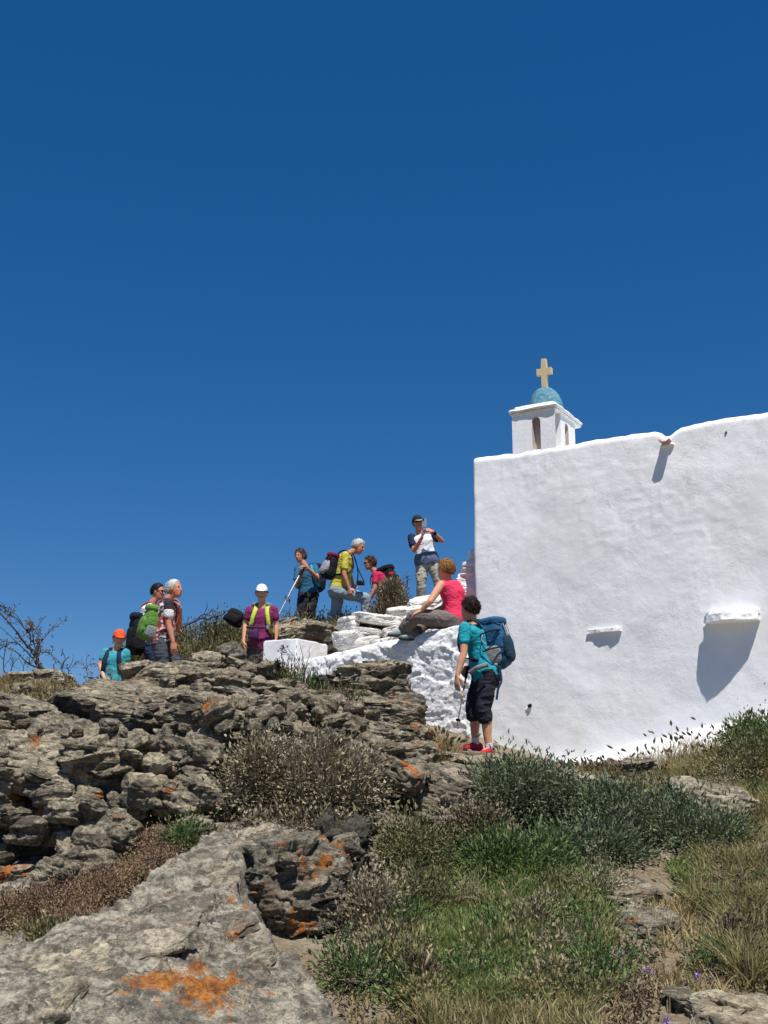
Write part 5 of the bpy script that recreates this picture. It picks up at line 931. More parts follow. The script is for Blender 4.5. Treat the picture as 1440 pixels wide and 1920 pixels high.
# ------------------------------------------------------------------ figures: closed pieces fused by voxel remeshing into one continuous skin / garment
class Pieces:
    def __init__(s): s.v = []; s.f = []; s.n = 0
    def add(s, v, f): s.v.append(np.asarray(v, float)); s.f.append(np.asarray(f, int)+s.n); s.n += len(v)
    def ell(s, c, r, axes=None, k=14):
        th = np.linspace(0, math.pi, k//2+2)[1:-1]; ph = np.arange(k)*2*math.pi/k; v = [(0, 0, 1)]+[(math.sin(t)*math.cos(p), math.sin(t)*math.sin(p), math.cos(t)) for t in th for p in ph]+[(0, 0, -1)]
        v = np.array(v)*np.array(r if hasattr(r, '__len__') else (r, r, r)); v = v@(np.array(axes) if axes is not None else np.eye(3))+np.array(c); f = []; m = len(th)
        for q in range(k): f.append((0, 1+q, 1+(q+1) % k)); f.append((len(v)-1, 1+(m-1)*k+(q+1) % k, 1+(m-1)*k+q))
        for j in range(m-1):
            for q in range(k): a = 1+j*k+q; b = 1+j*k+(q+1) % k; f += [(a, a+k, b+k), (a, b+k, b)]
        s.add(v, f)
    def loft(s, secs, k=18, ex=2.3):
        """secs: (centre, axisA, axisB, ra, rb)"""
        v = []; f = []; ang = np.arange(k)*2*math.pi/k; ca, sa = np.cos(ang), np.sin(ang); q_ = (np.abs(ca)**ex+np.abs(sa)**ex)**(-1/ex)
        for c, a, b, ra, rb in secs: v.append(np.array(c)+np.outer(ca*q_*ra, a)+np.outer(sa*q_*rb, b))
        m = len(secs); v = np.concatenate(v+[np.array([secs[0][0], secs[-1][0]])])
        for j in range(m-1):
            for q in range(k): a = j*k+q; b = j*k+(q+1) % k; f += [(a, b, b+k), (a, b+k, a+k)]
        for q in range(k): f += [(m*k, (q+1) % k, q), (m*k+1, (m-1)*k+q, (m-1)*k+(q+1) % k)]
        s.add(v, f)
    def tube(s, pts, rs, caps=True, k=14, flat=1.0, flatax=None):
        pts = [np.array(p, float) for p in pts]
        for i in range(len(pts)-1):
            a, b = pts[i], pts[i+1]; d = unit(b-a); x = unit(np.cross(d, flatax if flatax is not None else (np.array([.1, .2, 1.]) if abs(d[2]) < .9 else np.array([1., .1, 0])))); y = np.cross(d, x)
            s.loft([(a, x, y, rs[i], rs[i]*flat), (b, x, y, rs[i+1], rs[i+1]*flat)], k, 2)
        for i, p in enumerate(pts):
            if caps or 0 < i < len(pts)-1: s.ell(p, rs[i]*.995*(1 if flat == 1 else .9), None, k)
    def mesh(s, name, voxel, smooth=2, mat=None, wr=0.0, seed=0, dirw=(1, 1, 1)):
        me = mesh_np(name+'_raw', np.concatenate(s.v), np.concatenate(s.f), None); o = bpy.data.objects.new(name+'_raw', me); COL.objects.link(o)
        m = o.modifiers.new('r', 'REMESH'); m.mode = 'VOXEL'; m.voxel_size = voxel; m.adaptivity = 0
        if smooth: q = o.modifiers.new('s', 'SMOOTH'); q.factor = .5; q.iterations = smooth
        dg = bpy.context.evaluated_depsgraph_get(); out = bpy.data.meshes.new_from_object(o.evaluated_get(dg)); bpy.data.objects.remove(o); bpy.data.meshes.remove(me); out.name = name
        n = len(out.vertices); a = np.empty(n*3, np.float32); out.vertices.foreach_get('co', a); a = a.reshape(-1, 3)
        if wr:
            nr = np.empty(n*3, np.float32); out.vertices.foreach_get('normal', nr); nr = nr.reshape(-1, 3); q = a*np.array(dirw)
            h = ridge(q*9+fbm(q*4, 2, seed)[:, None]*1.5, 2, seed+1)*.8+fbm(q*5, 2, seed+2)*.8; a = a+nr*(h*wr)[:, None]; out.vertices.foreach_set('co', a.astype(np.float32).ravel()); out.update()
        out.polygons.foreach_set('use_smooth', np.ones(len(out.polygons), bool)); out.materials.clear()
        if mat: out.materials.append(mat)
        return out
def basis(fwd, up):
    up = unit(np.array(up, float)); fwd = np.array(fwd, float); fwd = unit(fwd-up*(fwd@up)); return np.cross(fwd, up), fwd, up      # right, forward, up
def hand(pc, w_, d, pn, curl, s, thumb_side, spread=.25):
    """w_: wrist, d: direction of the hand, pn: palm normal, thumb_side: +-1 along side axis"""
    d = unit(d); pn = unit(pn-d*(pn@d)); sd = np.cross(d, pn)*thumb_side
    pc.loft([(w_-d*.01*s, sd, pn, .024*s, .019*s), (w_+d*.03*s, sd, pn, .034*s, .017*s), (w_+d*.07*s, sd, pn, .040*s, .015*s), (w_+d*.092*s, sd, pn, .037*s, .012*s)], 14, 2.4)
    for k, (o_, L) in enumerate([(.030, .068), (.010, .078), (-.011, .072), (-.030, .056)]):
        p = w_+d*.086*s+sd*o_*s; dd = unit(d+sd*o_*spread*9*.4); a = curl*(.55+.06*k); pts = [p]; r = [.0095*s, .009*s, .0082*s, .007*s]
        for q, fr in enumerate((.42, .33, .25)):
            dd = unit(dd*math.cos(a)+pn*math.sin(a)); pts.append(pts[-1]+dd*L*fr*s); a = curl*(.8-.1*q)
        pc.tube(pts, r, True, 8)
    p = w_+d*.028*s+sd*.028*s; t1 = unit(d*.65+sd*.75+pn*.25*(1+curl)); t2 = unit(d*.9+sd*.25*(1-curl)+pn*.45*(.5+curl)); pc.tube([p, p+t1*.036*s, p+t1*.036*s+t2*.032*s, p+t1*.036*s+t2*.058*s], [.014*s, .0115*s, .010*s, .008*s], True, 8)
SK = {}
def skinmat(nm, c): 
    t = NT(nm); n = t.noise(14, 4); t.b.inputs['Subsurface Weight'].default_value = .08; t.b.inputs['Subsurface Radius'].default_value = (.02, .008, .005)
    return t.done(t.mix(t.math('MULTIPLY', n, .5), c, tuple(x*q for x, q in zip(lin(c)[:3], (.75, .6, .55)))), .55, t.bump(t.noise(60, 3), .3, .003))
def person(label, D, J, fwd, face, shirt, trousers, skin, hair=None, cap=None, s=1.0, female=False, hem=.45, leg_cut=None, shoe=None, sock=None, sleeveless=False, band=None, handspec=None, hs=1.0, belly=0.0, group='hikers on the hilltop', headup=None, belt=None, hairlen=.02, loose=1.0, glasses=False):
    X = lambda q: P(q[0], q[1], D+(q[2] if len(q) > 2 else 0))
    j = {k: X(q) for k, q in J.items()}
    feet = (j['an0']+j['an1'])/2; base = np.array([feet[0], feet[1], min(j['an0'][2], j['an1'][2])-.08*s]); t = thing('person', base, label, 'person', group)
    hipc = (j['hip0']+j['hip1'])/2; shc = (j['sh0']+j['sh1'])/2; fwd = np.array(fwd, float)
    def axr(a, b, up): 
        r = unit(b-a); r = r-up*(r@up); r = unit(r); return r if np.cross(up, r)@fwd > 0 else -r
    up0 = unit(shc-hipc); mid = (hipc+shc)/2+X(J['mid'])*0 if 'mid' not in J else X(J['mid'])
    def spine(q): return (1-q)**2*hipc+2*q*(1-q)*mid+q*q*shc
    rh = axr(j['hip0'], j['hip1'], up0); rs_ = axr(j['sh0'], j['sh1'], up0); nk = j['neck']
    SEC = [(-.22, .10, .075), (-.10, .155, .110), (.06, .172 if female else .162, .122), (.28, .145 if female else .152, .108), (.50, .138 if female else .155, .108), (.72, .158 if female else .172, .122), (.90, .168 if female else .19, .108), (1.02, .135, .080), (1.10, .062, .055)]
    def secs(lo, hi, inf, extra=1.0):
        out = []
        for q, wa, wb in SEC:
            if q < lo-1e-6 or q > hi+1e-6: continue
            d_ = unit(spine(min(q+.05, 1.05))-spine(min(q-.05, .95))); r = unit(rh*(1-np.clip(q, 0, 1))+rs_*np.clip(q, 0, 1)); r = unit(r-d_*(r@d_)); f_ = np.cross(d_, r)
            c = spine(q) if q <= 1 else shc+(nk-shc)*(q-1)*2+d_*.0; bl = belly*max(0, 1-abs(q-.3)/.35)
            out.append((c+f_*(bl*.5-.01)*s, r, f_, (wa*s+inf)*extra, (wb*s+inf+bl*.5*s)*extra))
        return out
    # ---- skin
    b = Pieces(); b.loft(secs(-.25, 1.2, -.012*s))
    R, F, U = basis(face, headup if headup is not None else (unit(nk-shc)*.35+np.array([0, 0, 1]))); h = j['head']; hz = s*hs
    b.ell(h+U*.022*hz-F*.012*hz, (.074*hz, .094*hz, .092*hz), (R, F, U), 18); b.loft([(h-U*.115*hz+F*.048*hz, R, F, .022*hz, .022*hz), (h-U*.085*hz+F*.030*hz, R, F, .048*hz, .056*hz), (h-U*.04*hz+F*.018*hz, R, F, .062*hz, .072*hz), (h+U*.03*hz+F*.0*hz, R, F, .070*hz, .085*hz)], 16, 2.2)
    b.loft([(h-U*.030*hz+F*.083*hz, R, F, .016*hz, .022*hz), (h-U*.022*hz+F*.088*hz, R, F, .013*hz, .020*hz), (h+U*.022*hz+F*.080*hz, R, F, .008*hz, .010*hz)], 10, 2)
    b.ell(h+U*.030*hz+F*.072*hz, (.045*hz, .014*hz, .010*hz), (R, F, U), 10); b.ell(h-U*.062*hz+F*.076*hz, (.024*hz, .012*hz, .011*hz), (R, F, U), 10)
    for q in (-1, 1): b.ell(h+R*q*.076*hz-U*.008*hz-F*.004*hz, (.010*hz, .020*hz, .032*hz), (R, F, U), 10); b.ell(h+R*q*.036*hz-U*.022*hz+F*.058*hz, (.022*hz, .018*hz, .02*hz), (R, F, U), 8)
    b.tube([shc+(nk-shc)*.2, nk, h-U*.05*hz-F*.01*hz], [.062*s, .054*s, .052*s], True, 14)
    hsz = {}
    for k in (0, 1):
        a, e, w_ = j['sh%d' % k], j['el%d' % k], j['wr%d' % k]; mf = e+(w_-e)*.28
        b.tube([a, a+(e-a)*.4, e, mf, w_], [.050*s, .046*s, .037*s, .038*s, .025*s])
        sp = (handspec or {}).get(k, {}); d = np.array(sp.get('d', w_-e), float); pn = np.array(sp.get('pn', unit(hipc-w_)), float); hand(b, w_, d, pn, sp.get('curl', .35), s*1.0, sp.get('ts', 1 if np.cross(unit(d), unit(pn))@fwd > 0 else -1))
        H_, K_, A_ = j['hip%d' % k], j['kn%d' % k], j['an%d' % k]; bk = -unit(np.cross(unit(A_-K_), rh)) ; bk = bk if bk@fwd < 0 else -bk
        b.tube([H_, H_+(K_-H_)*.5, K_, K_+(A_-K_)*.3+bk*.014*s, K_+(A_-K_)*.65, A_], [.082*s, .072*s, .053*s, .056*s, .043*s, .034*s])
        tv = unit(j['toe%d' % k]-A_); b.tube([A_, A_+tv*.10*s], [.034*s, .028*s])
    link('body', b.mesh('body', .0062, 2, SK[skin]), t)
    # eyes, mouth, brows
    e = Pieces()
    for q in (-1, 1): e.ell(h+R*q*.030*hz+U*.010*hz+F*.074*hz, (.014*hz, .009*hz, .008*hz), (R, F, U), 8)
    link('eyes', mesh_np('eyes', np.concatenate(e.v), np.concatenate(e.f), M['eye']), t)
    e = Pieces(); e.ell(h-U*.062*hz+F*.088*hz, (.023*hz, .006*hz, .006*hz), (R, F, U), 8); link('mouth', mesh_np('mouth', np.concatenate(e.v), np.concatenate(e.f), M['lip']), t)
    if glasses:
        e = Pieces()
        for q in (-1, 1): e.ell(h+R*q*.032*hz+U*.012*hz+F*.092*hz, (.025*hz, .006*hz, .018*hz), (R, F, U), 10)
        e.tube([h-R*.076*hz+U*.015*hz, h-R*.058*hz+U*.015*hz+F*.09*hz, h+R*.058*hz+U*.015*hz+F*.09*hz, h+R*.076*hz+U*.015*hz], [.004*hz]*4, True, 6); link('sunglasses', mesh_np('sunglasses', np.concatenate(e.v), np.concatenate(e.f), M['eye']), t)
    # ---- hair
    if hair:
        rng = np.random.default_rng(int(D*100)); v, f = cubesphere(18); u = unit(v); ff = u[:, 1]; uu = u[:, 2]
        vis = (ff < .42) | (uu > .55); cov = np.clip((.50-ff+uu*.62)*3, 0, 1)*np.clip((uu+.42+.42*np.clip(-ff, 0, 1)+(.12 if female else 0))*5, 0, 1)
        rad = np.array([.080, .099, .100])*hz; p = u*rad*(.90+.13*cov+hairlen*1.3*cov*(.6+fbm(u*3.2, 3, 5)))[:, None]; pw = h+U*.024*hz-F*.014*hz+p@np.array([R, F, U]); keep = cov[f].mean(1) > .12
        link('hair', mesh_np('hair', pw, f[keep], M[hair]), t)
        k = rng.choice(len(u), 2600, p=(cov+1e-6)/(cov+1e-6).sum()); b0 = pw[k]; nrm = unit(u[k]@np.array([R, F, U])); ax = unit(nrm*.22-U*.6-F*.15+rng.normal(size=nrm.shape)*.5); v, f = leaf_quads(b0-nrm*.004, ax, rng.uniform(.022, .040, 2600)*(.25+hairlen*22), np.full(2600, .0045), rng, .1); link('hair_strands', mesh_np('hair_strands', v, f, M[hair], False), t)
    if cap:
        v, f = cubesphere(14); u = unit(v); up_ = u[:, 2] > -.08; p = u*np.array([.087, .106, .105])*hz; p[:, 2] = np.maximum(p[:, 2], -.004*hz); pw = h+U*.034*hz-F*.012*hz+p@np.array([R, F, U]); c = link('cap', mesh_np('cap', pw, f, M[cap[0]]), t)
        vz = Pieces(); secs_ = []
        for q in np.linspace(0, 1, 6): secs_.append((h+U*(.034-.022*q*q)*hz+F*(.070+.085*q)*hz, R, U, .074*hz*math.sqrt(max(.05, 1-(q*.93)**2)), .005*hz))
        vz.loft(secs_, 14, 2); link('visor', mesh_np('visor', np.concatenate(vz.v), np.concatenate(vz.f), M[cap[1]]), c)
    # ---- shirt
    sh = Pieces(); sh.loft(secs(-.12 if hem > .3 else .0, 1.1, .012*s*loose)); 
    if not sleeveless:
        for k in (0, 1): a, e = j['sh%d' % k], j['el%d' % k]; sh.tube([a-unit(e-a)*.0, a+(e-a)*.35, a+(e-a)*hem*1.25], [.064*s, .060*s, .060*s], True)
    else:
        for k in (0, 1): sh.ell(j['sh%d' % k]*.75+shc*.25, .055*s)
    o = link('shirt', sh.mesh('shirt', .010, 3, M[shirt], .008*s, 3, (1, 1, 1.4)), t)
    if band:
        for k in (0, 1):
            a, e = j['sh%d' % k], j['el%d' % k]; bb = Pieces(); bb.tube([a+(e-a)*.34, a+(e-a)*.56], [.069*s, .067*s]); link('sleeve_band', bb.mesh('sleeve_band', .008, 2, M[band]), o)
            bb = Pieces(); bb.tube([a-up0*.0+unit(e-a)*.0+up0*.01, a+(e-a)*.30], [.071*s, .068*s]); link('sleeve', bb.mesh('sleeve', .008, 2, M[(band+'_top')]), o)
    # ---- trousers
    tr = Pieces(); tr.loft(secs(-.25, .10, .014*s)); 
    for k in (0, 1):
        H_, K_, A_ = j['hip%d' % k], j['kn%d' % k], j['an%d' % k]; lw = loose
        if leg_cut: E = K_+(A_-K_)*leg_cut; tr.tube([H_, H_+(K_-H_)*.5, K_, E], [.096*s, .088*s*lw, .074*s*lw, .076*s*lw])
        else: tr.tube([H_, H_+(K_-H_)*.5, K_, K_+(A_-K_)*.5, A_+(K_-A_)*.06], [.096*s, .086*s*lw, .068*s*lw, .062*s*lw, .060*s*lw])
    link('trousers', tr.mesh('trousers', .010, 3, M[trousers], .012*s, 9, (1, 1, 1.7)), t)
    if belt:
        be = Pieces(); be.loft([(c, a, b_, ra*1.05+.008, rb*1.08+.008) for c, a, b_, ra, rb in secs(-.12, .29, .018*s)]); link('waist_jacket', be.mesh('waist_jacket', .011, 3, M[belt], .016, 12, (1, 1, 1)), t)
    # ---- shoes
    for k in (0, 1):
        K_, A_, T_ = j['kn%d' % k], j['an%d' % k], j['toe%d' % k]; d = unit(T_-A_); 
        fd = T_-A_; fd = unit(fd-np.array([0, 0, 1])*fd[2]*.6) if not (handspec or {}).get('rawfoot') else unit(fd); r, f_, u_ = basis(fd, (0, 0, 1)); g = A_-u_*.062*s
        if sock: so_ = Pieces(); so_.tube([A_+unit(K_-A_)*.06*s, A_-u_*.03*s], [.040*s, .040*s]); link('sock', so_.mesh('sock', .008, 2, M[sock]), t)
        sp = Pieces(); sp.loft([(g-f_*.075*s+u_*.035*s, r, u_, .022*s, .025*s), (g-f_*.055*s+u_*.040*s, r, u_, .036*s, .042*s), (g+f_*.0*s+u_*.045*s, r, u_, .041*s, .050*s), (g+f_*.06*s+u_*.035*s, r, u_, .044*s, .040*s), (g+f_*.13*s+u_*.024*s, r, u_, .046*s, .028*s), (g+f_*.18*s+u_*.018*s, r, u_, .032*s, .018*s)], 16, 2.5)
        sho = link('shoe', sp.mesh('shoe', .006, 2, M[shoe or 'shoe_dark']), t)
        so = Pieces(); so.loft([(g-f_*.08*s+u_*.002, r, u_, .030*s, .012*s), (g-f_*.05*s+u_*.002, r, u_, .040*s, .013*s), (g+f_*.06*s+u_*.002, r, u_, .047*s, .013*s), (g+f_*.14*s+u_*.002, r, u_, .049*s, .012*s), (g+f_*.19*s+u_*.005, r, u_, .032*s, .011*s)], 16, 2.6); link('sole', so.mesh('sole', .006, 1, M['sole']), sho)
    j.update(dict(hipc=hipc, shc=shc, rs=rs_, rh=rh, up=up0, R=R, F=F, U=U, spine=spine, s=s)); return t, j
def softbox(c, ax, size, ex, seed, mat, name, parent, amp=.012, n=18):
    v, f = cubesphere(n); s_ = np.array(size)/2; u = v/np.max(np.abs(v), axis=1, keepdims=True); r = 1/((np.abs(u)**ex).sum(1))**(1/ex); p = u*r[:, None]*s_; p = p*(1+.10*fbm(p*7+seed, 2, seed)[:, None])
    p = p+unit(p)*(amp*ridge(p*11+seed, 2, seed+2))[:, None]; return link(name, mesh_np(name, np.array(c)+p@np.array(ax), f, M[mat]), parent)
def strap(pts, w_, th, mat, name, parent, nrm=None):
    pts = [np.array(p) for p in pts]; fine = []
    for i in range(len(pts)-1):      # catmull-rom
        p0 = pts[max(i-1, 0)]; p1 = pts[i]; p2 = pts[i+1]; p3 = pts[min(i+2, len(pts)-1)]
        for q in np.arange(0, 1, .2): fine.append(.5*((2*p1)+(p2-p0)*q+(2*p0-5*p1+4*p2-p3)*q*q+(3*p1-p0-3*p2+p3)*q**3))
    fine.append(pts[-1]); fine = np.array(fine); tg = unit(np.gradient(fine, axis=0)); cen = fine.mean(0) if nrm is None else None
    N = unit(fine-cen) if nrm is None else np.tile(unit(np.array(nrm, float)), (len(fine), 1)); N = unit(N-tg*(N*tg).sum(1, keepdims=True)); S_ = np.cross(tg, N); v = np.stack([fine+S_*w_/2+N*th/2, fine-S_*w_/2+N*th/2, fine-S_*w_/2-N*th/2, fine+S_*w_/2-N*th/2], 1).reshape(-1, 3); f = []
    for i in range(len(fine)-1):
        for q in range(4): f.append((i*4+q, i*4+(q+1) % 4, (i+1)*4+(q+1) % 4, (i+1)*4+q))
    return link(name, mesh_np(name, v, np.array(f), M[mat], False), parent)
def backpack(label, c, right, up, out, size, mats, j, pocket=True, straps='pack_black', seed=1, lid=True, side=None, stripe=None, strapw=.05):
    """out: direction away from the wearer's back"""
    up = unit(np.array(up, float)); out = np.array(out, float); out = unit(out-up*(out@up)); right = np.cross(up, out); ax = (right, out, up); w_, d, h = size; c = np.array(c)
    t = thing('backpack', c-up*h/2, label, 'backpack'); softbox(c, ax, (w_, d, h), 3.6, seed, mats[0], 'pack_body', t, .010, 24)
    if lid: softbox(c+up*h*.43+out*.01, ax, (w_*.98, d*1.05, h*.2), 3.2, seed+1, mats[1], 'lid', t, .008)
    if pocket: softbox(c-up*h*.12+out*d*.45, ax, (w_*.80, d*.42, h*.55), 3.2, seed+2, mats[2], 'front_pocket', t, .008)
    for q in (-1, 1): softbox(c-up*h*.24+right*q*w_*.47, ax, (w_*.18, d*.72, h*.36), 3.2, seed+3, side or mats[2], 'side_pocket', t, .005, 12)
    if stripe: strap([c+up*h*.36+out*d*.55-right*w_*.2, c+out*d*.62-right*w_*.2, c-up*h*.3+out*d*.55-right*w_*.2], .022, .006, stripe, 'stripe', t, out); strap([c+up*h*.36+out*d*.55+right*w_*.2, c+out*d*.62+right*w_*.2, c-up*h*.3+out*d*.55+right*w_*.2], .022, .006, stripe, 'stripe', t, out)
    if j:
        s = j['s']; u_ = j['up']; f_ = np.cross(u_, j['rs']); shc = j['shc']; rr = j['rs']
        for q in (-1, 1):
            a = shc+rr*q*.085*s; strap([c+up*h*.30+right*0+rr*q*.06*s-out*d*.45, a-f_*.125*s-u_*.02*s, a-f_*.03*s+u_*.058*s, a+f_*.10*s-u_*.02*s, a+rr*q*.025*s+f_*.145*s-u_*.14*s, a+rr*q*.05*s+f_*.12*s-u_*.27*s, a+rr*q*.10*s+f_*.0*s-u_*.34*s, c-up*h*.32+rr*q*.10*s-out*d*.3], strapw*s, .010, straps, 'shoulder_strap', t)
    return t
def pole(label, a, b, cols, r=.009, name='walking_pole', cat='walking pole', basket=True):
    a, b = np.array(a), np.array(b); t = thing(name, b, label, cat); v, f = tubes([[a, a+(b-a)*.5], ], [(r*1.1, r)], 8); link('upper_shaft', mesh_np('upper_shaft', v, f, M[cols[0]]), t)
    v, f = tubes([[a+(b-a)*.49, b]], [(r*.85, r*.6)], 8); link('lower_shaft', mesh_np('lower_shaft', v, f, M[cols[1]]), t); d = unit(b-a)
    v, f = tubes([[a-d*.02, a+d*.05, a+d*.13]], [(r*1.9, r*1.5)], 8); link('grip', mesh_np('grip', v, f, M['pack_black']), t)
    if basket: e = Pieces(); R_, F_, U_ = basis((1, 0, 0), -d); e.ell(b-d*.07, (.026, .026, .006), (R_, F_, U_), 10); link('basket', mesh_np('basket', np.concatenate(e.v), np.concatenate(e.f), M['pack_black']), t)
    return t
def people_mats():
    SK['tan'] = skinmat('tanned_skin', 'cf9c7e'); SK['red'] = skinmat('ruddy_skin', 'c28568'); SK['pale'] = skinmat('fair_skin', 'd2a286')
    C = {'teal': ('1f98a8',), 'pink': ('e53a5f',), 'white_cl': ('dcdfe2',), 'navy': ('1c2440',), 'yellow': ('c2b64c',), 'blue_teal': ('2a5f80',), 'magenta': ('7c2a5a',), 'rosepink': ('c42c58',), 'dk_trouser': ('23252f',), 'taupe': ('6f6662',), 'khaki': ('aaa79c',), 'greyblue': ('8b9ca8',), 'jeans': ('1e2a44',), 'grey_tr': ('4a4d54',), 'brown_tr': ('554d4b',), 'aqua': ('3a97a3',), 'redwhite': ('a8473c',), 'jacket_grey': ('5d6a84',), 'orange': ('ee5a2a',), 'capwhite': ('eceef2',), 'capdark': ('22242c',), 'tanvisor': ('b5ab94',),
         'pack_blue': ('22557a',), 'pack_blue2': ('15334a',), 'pack_grey': ('7d8286',), 'pack_green': ('5d8a3c',), 'pack_lime': ('b4c84a',), 'pack_black': ('17181d',), 'pack_maroon': ('6b1c3c',), 'pack_silver': ('9a9aa2',), 'band': ('d9d6d2',), 'band_top': ('3a2e3c',), 'purple_dk': ('4a2850',), 'shoe_red': ('b0243a',), 'shoe_grey': ('7e8f90',), 'shoe_dark': ('30302f',), 'sole': ('3a3634',), 'sock': ('dadbe0',), 'red_acc': ('a8242c',)}
    for k, (c,) in C.items(): M[k] = cloth('cloth_'+k, c)
    # printed sports tee: red with grey streaks
    t = NT('streaked_tee'); n = t.noise(5, 3, .6, t.mapg((3, 3, .9), (.4, .2, 0)), 1.5); M['streak'] = t.done(t.mix(t.ramp(n, [(.44, 0.), (.50, 1.)]), 'c23a2a', t.mix(t.ramp(t.noise(18, 3), [(.48, 0.), (.52, 1.)]), 'c9c6c6', '4b4248')), .85, t.bump(n, .4, .01))
    t = NT('printed_white_tee'); n = t.noise(8, 3); M['teeprint'] = t.done(t.mix(t.ramp(n, [(.60, 0.), (.63, 1.)]), 'dadde2', '8c97ab'), .85, t.bump(t.noise(12, 3), .5, .012))
    M['eye'] = plain('dark_eye', (.02, .015, .015), .3); M['lip'] = plain('lips', (.28, .09, .08), .5)
    for k, c in {'hair_white': 'd8d8d6', 'hair_grey': '6a645e', 'hair_black': '1d1a1c', 'hair_brown': '3a2a24', 'hair_blond': 'ab7c4a', 'hair_chest': '6b4a38'}.items():
        t = NT(k); g = t.n('ShaderNodeNewGeometry'); M[k] = t.done(t.mix(t.math('ADD', t.math('MULTIPLY', g.outputs['Random Per Island'], .5), t.math('MULTIPLY', t.noise(30, 3), .5)), tuple(.5*x for x in lin(c)[:3]), tuple(min(.85, 1.35*x) for x in lin(c)[:3])), .6, t.bump(t.noise(90, 3), .6, .006))
    M['alu'] = plain('aluminium', (.55, .55, .53), .35, .8); M['wood'] = plain('tan_shaft', (.42, .24, .08), .5); M['steel_dark'] = plain('dark_shaft', (.03, .03, .035), .4)
    M['glass'] = plain('phone_glass', (.03, .035, .04), .15); M['phone'] = plain('phone_case', (.25, .28, .30), .4)
people_mats()
Z = lambda ox, oy, k: (lambda x, y, d=0.0: (ox+x/k, oy+y/k, d))
# --- walker in turquoise with the blue rucksack
z = Z(780, 1100, 4.8)
t1, j1 = person('woman in turquoise T-shirt and black knee trousers walking beside the chapel wall', 11.6,
  dict(head=z(482, 205), neck=z(498, 292), sh0=z(440, 372, -.17), sh1=z(570, 345, .14), el0=z(428, 600, -.20), wr0=z(372, 798, -.22), el1=z(520, 560, .26), wr1=z(490, 720, .15),
       mid=z(540, 520), hip0=z(650, 800, -.08), hip1=z(590, 800, .08), kn0=z(606, 1090, -.10), kn1=z(515, 1075, .10), an0=z(662, 1470, -.08), an1=z(537, 1420, .12), toe0=z(560, 1510, -.22), toe1=z(420, 1470, .06)),
  (-.9, .35, 0), (-.62, .72, -.25), 'teal', 'dk_trouser', 'tan', 'hair_brown', None, .98, True, .40, .24, 'shoe_red', 'sock', group=None, loose=1.0, hairlen=.03,
  handspec={0: dict(d=(-.05, -.05, -1), pn=(.7, .6, 0), curl=.28, ts=1), 1: dict(d=(-.6, 0, -.6), pn=(0, -.8, -.6), curl=1.0)})
px = lambda a, b, D=11.6: P(a, b, D)
b1 = backpack('large blue trekking rucksack on the back of the walker in turquoise', P(926, 1208, 11.62), None, P(905, 1130, 11.6)-P(921, 1208, 11.6), (.88, -.32, 0), (.34, .27, .50), ('pack_blue', 'pack_blue', 'pack_blue2'), j1, seed=5, side='pack_grey', stripe='pack_silver')
strap([P(936, 1248, 11.45), P(940, 1275, 11.42), P(934, 1292, 11.4), P(931, 1312, 11.4)], .022, .008, 'pack_blue2', 'loose_strap', b1, (0, -1, 0))
strap([P(880, 1262, 11.42), P(895, 1252, 11.36), P(915, 1246, 11.34)], .045, .012, 'pack_grey', 'hip_belt', b1, (0, -1, 0))
strap([P(906, 1186, 11.42), P(903, 1200, 11.40), P(912, 1208, 11.38)], .008, .006, 'pack_silver', 'cord', b1, (0, -1, 0))
for a_, b_ in (((900,1190),(938,1180)), ((905,1222),(948,1212)), ((912,1168),(938,1172))): strap([P(a_[0], a_[1], 11.43), P((a_[0]+b_[0])/2, (a_[1]+b_[1])/2-2, 11.38), P(b_[0], b_[1], 11.42)], .014, .008, 'pack_black', 'compression_strap', b1, (0, -1, 0))
softbox(P(930, 1246, 11.40), basis((-.2, -1, 0), (0, 0, 1)), (.03, .012, .026), 3, 3, 'pack_silver', 'small_badge', b1, .001, 8)
pole('tan and black trekking pole held by the walker in turquoise', j1['wr1']+np.array([-.03, -.02, -.02]), P(857, 1361, 11.35), ('wood', 'steel_dark'), .009)
# --- woman in pink sitting on the stair wall
z = Z(720, 940, 5.538)
t2, j2 = person('woman in sleeveless hot pink top and grey-brown trousers sitting on the stair wall, back turned', 13.82,
  dict(head=z(637, 715), neck=z(655, 812), sh0=z(590, 868, -.10), sh1=z(765, 870, .16), el0=z(478, 1040, -.20), wr0=z(385, 1135, -.16), el1=z(610, 1110, .30), wr1=z(480, 1165, .14), mid=z(745, 1030),
       hip0=z(735, 1235, -.08), hip1=z(690, 1225, .12), kn0=z(325, 1195, -.10), kn1=z(430, 1250, .22), an0=z(205, 1345, .02), an1=z(300, 1385, .04), toe0=z(70, 1370, -.02), toe1=z(210, 1420, -.04)),
  (-.85, .45, 0), (-.72, .68, -.1), 'pink', 'taupe', 'tan', 'hair_blond', None, 1.04, True, .4, None, 'shoe_grey', None, True, group=None, loose=1.15, hairlen=.026, hs=1.06,
  handspec={0: dict(d=(-.8, .1, -.35), pn=(0, .3, -1), curl=.5), 1: dict(d=(-.9, 0, -.2), pn=(0, 0, -1), curl=.5)})
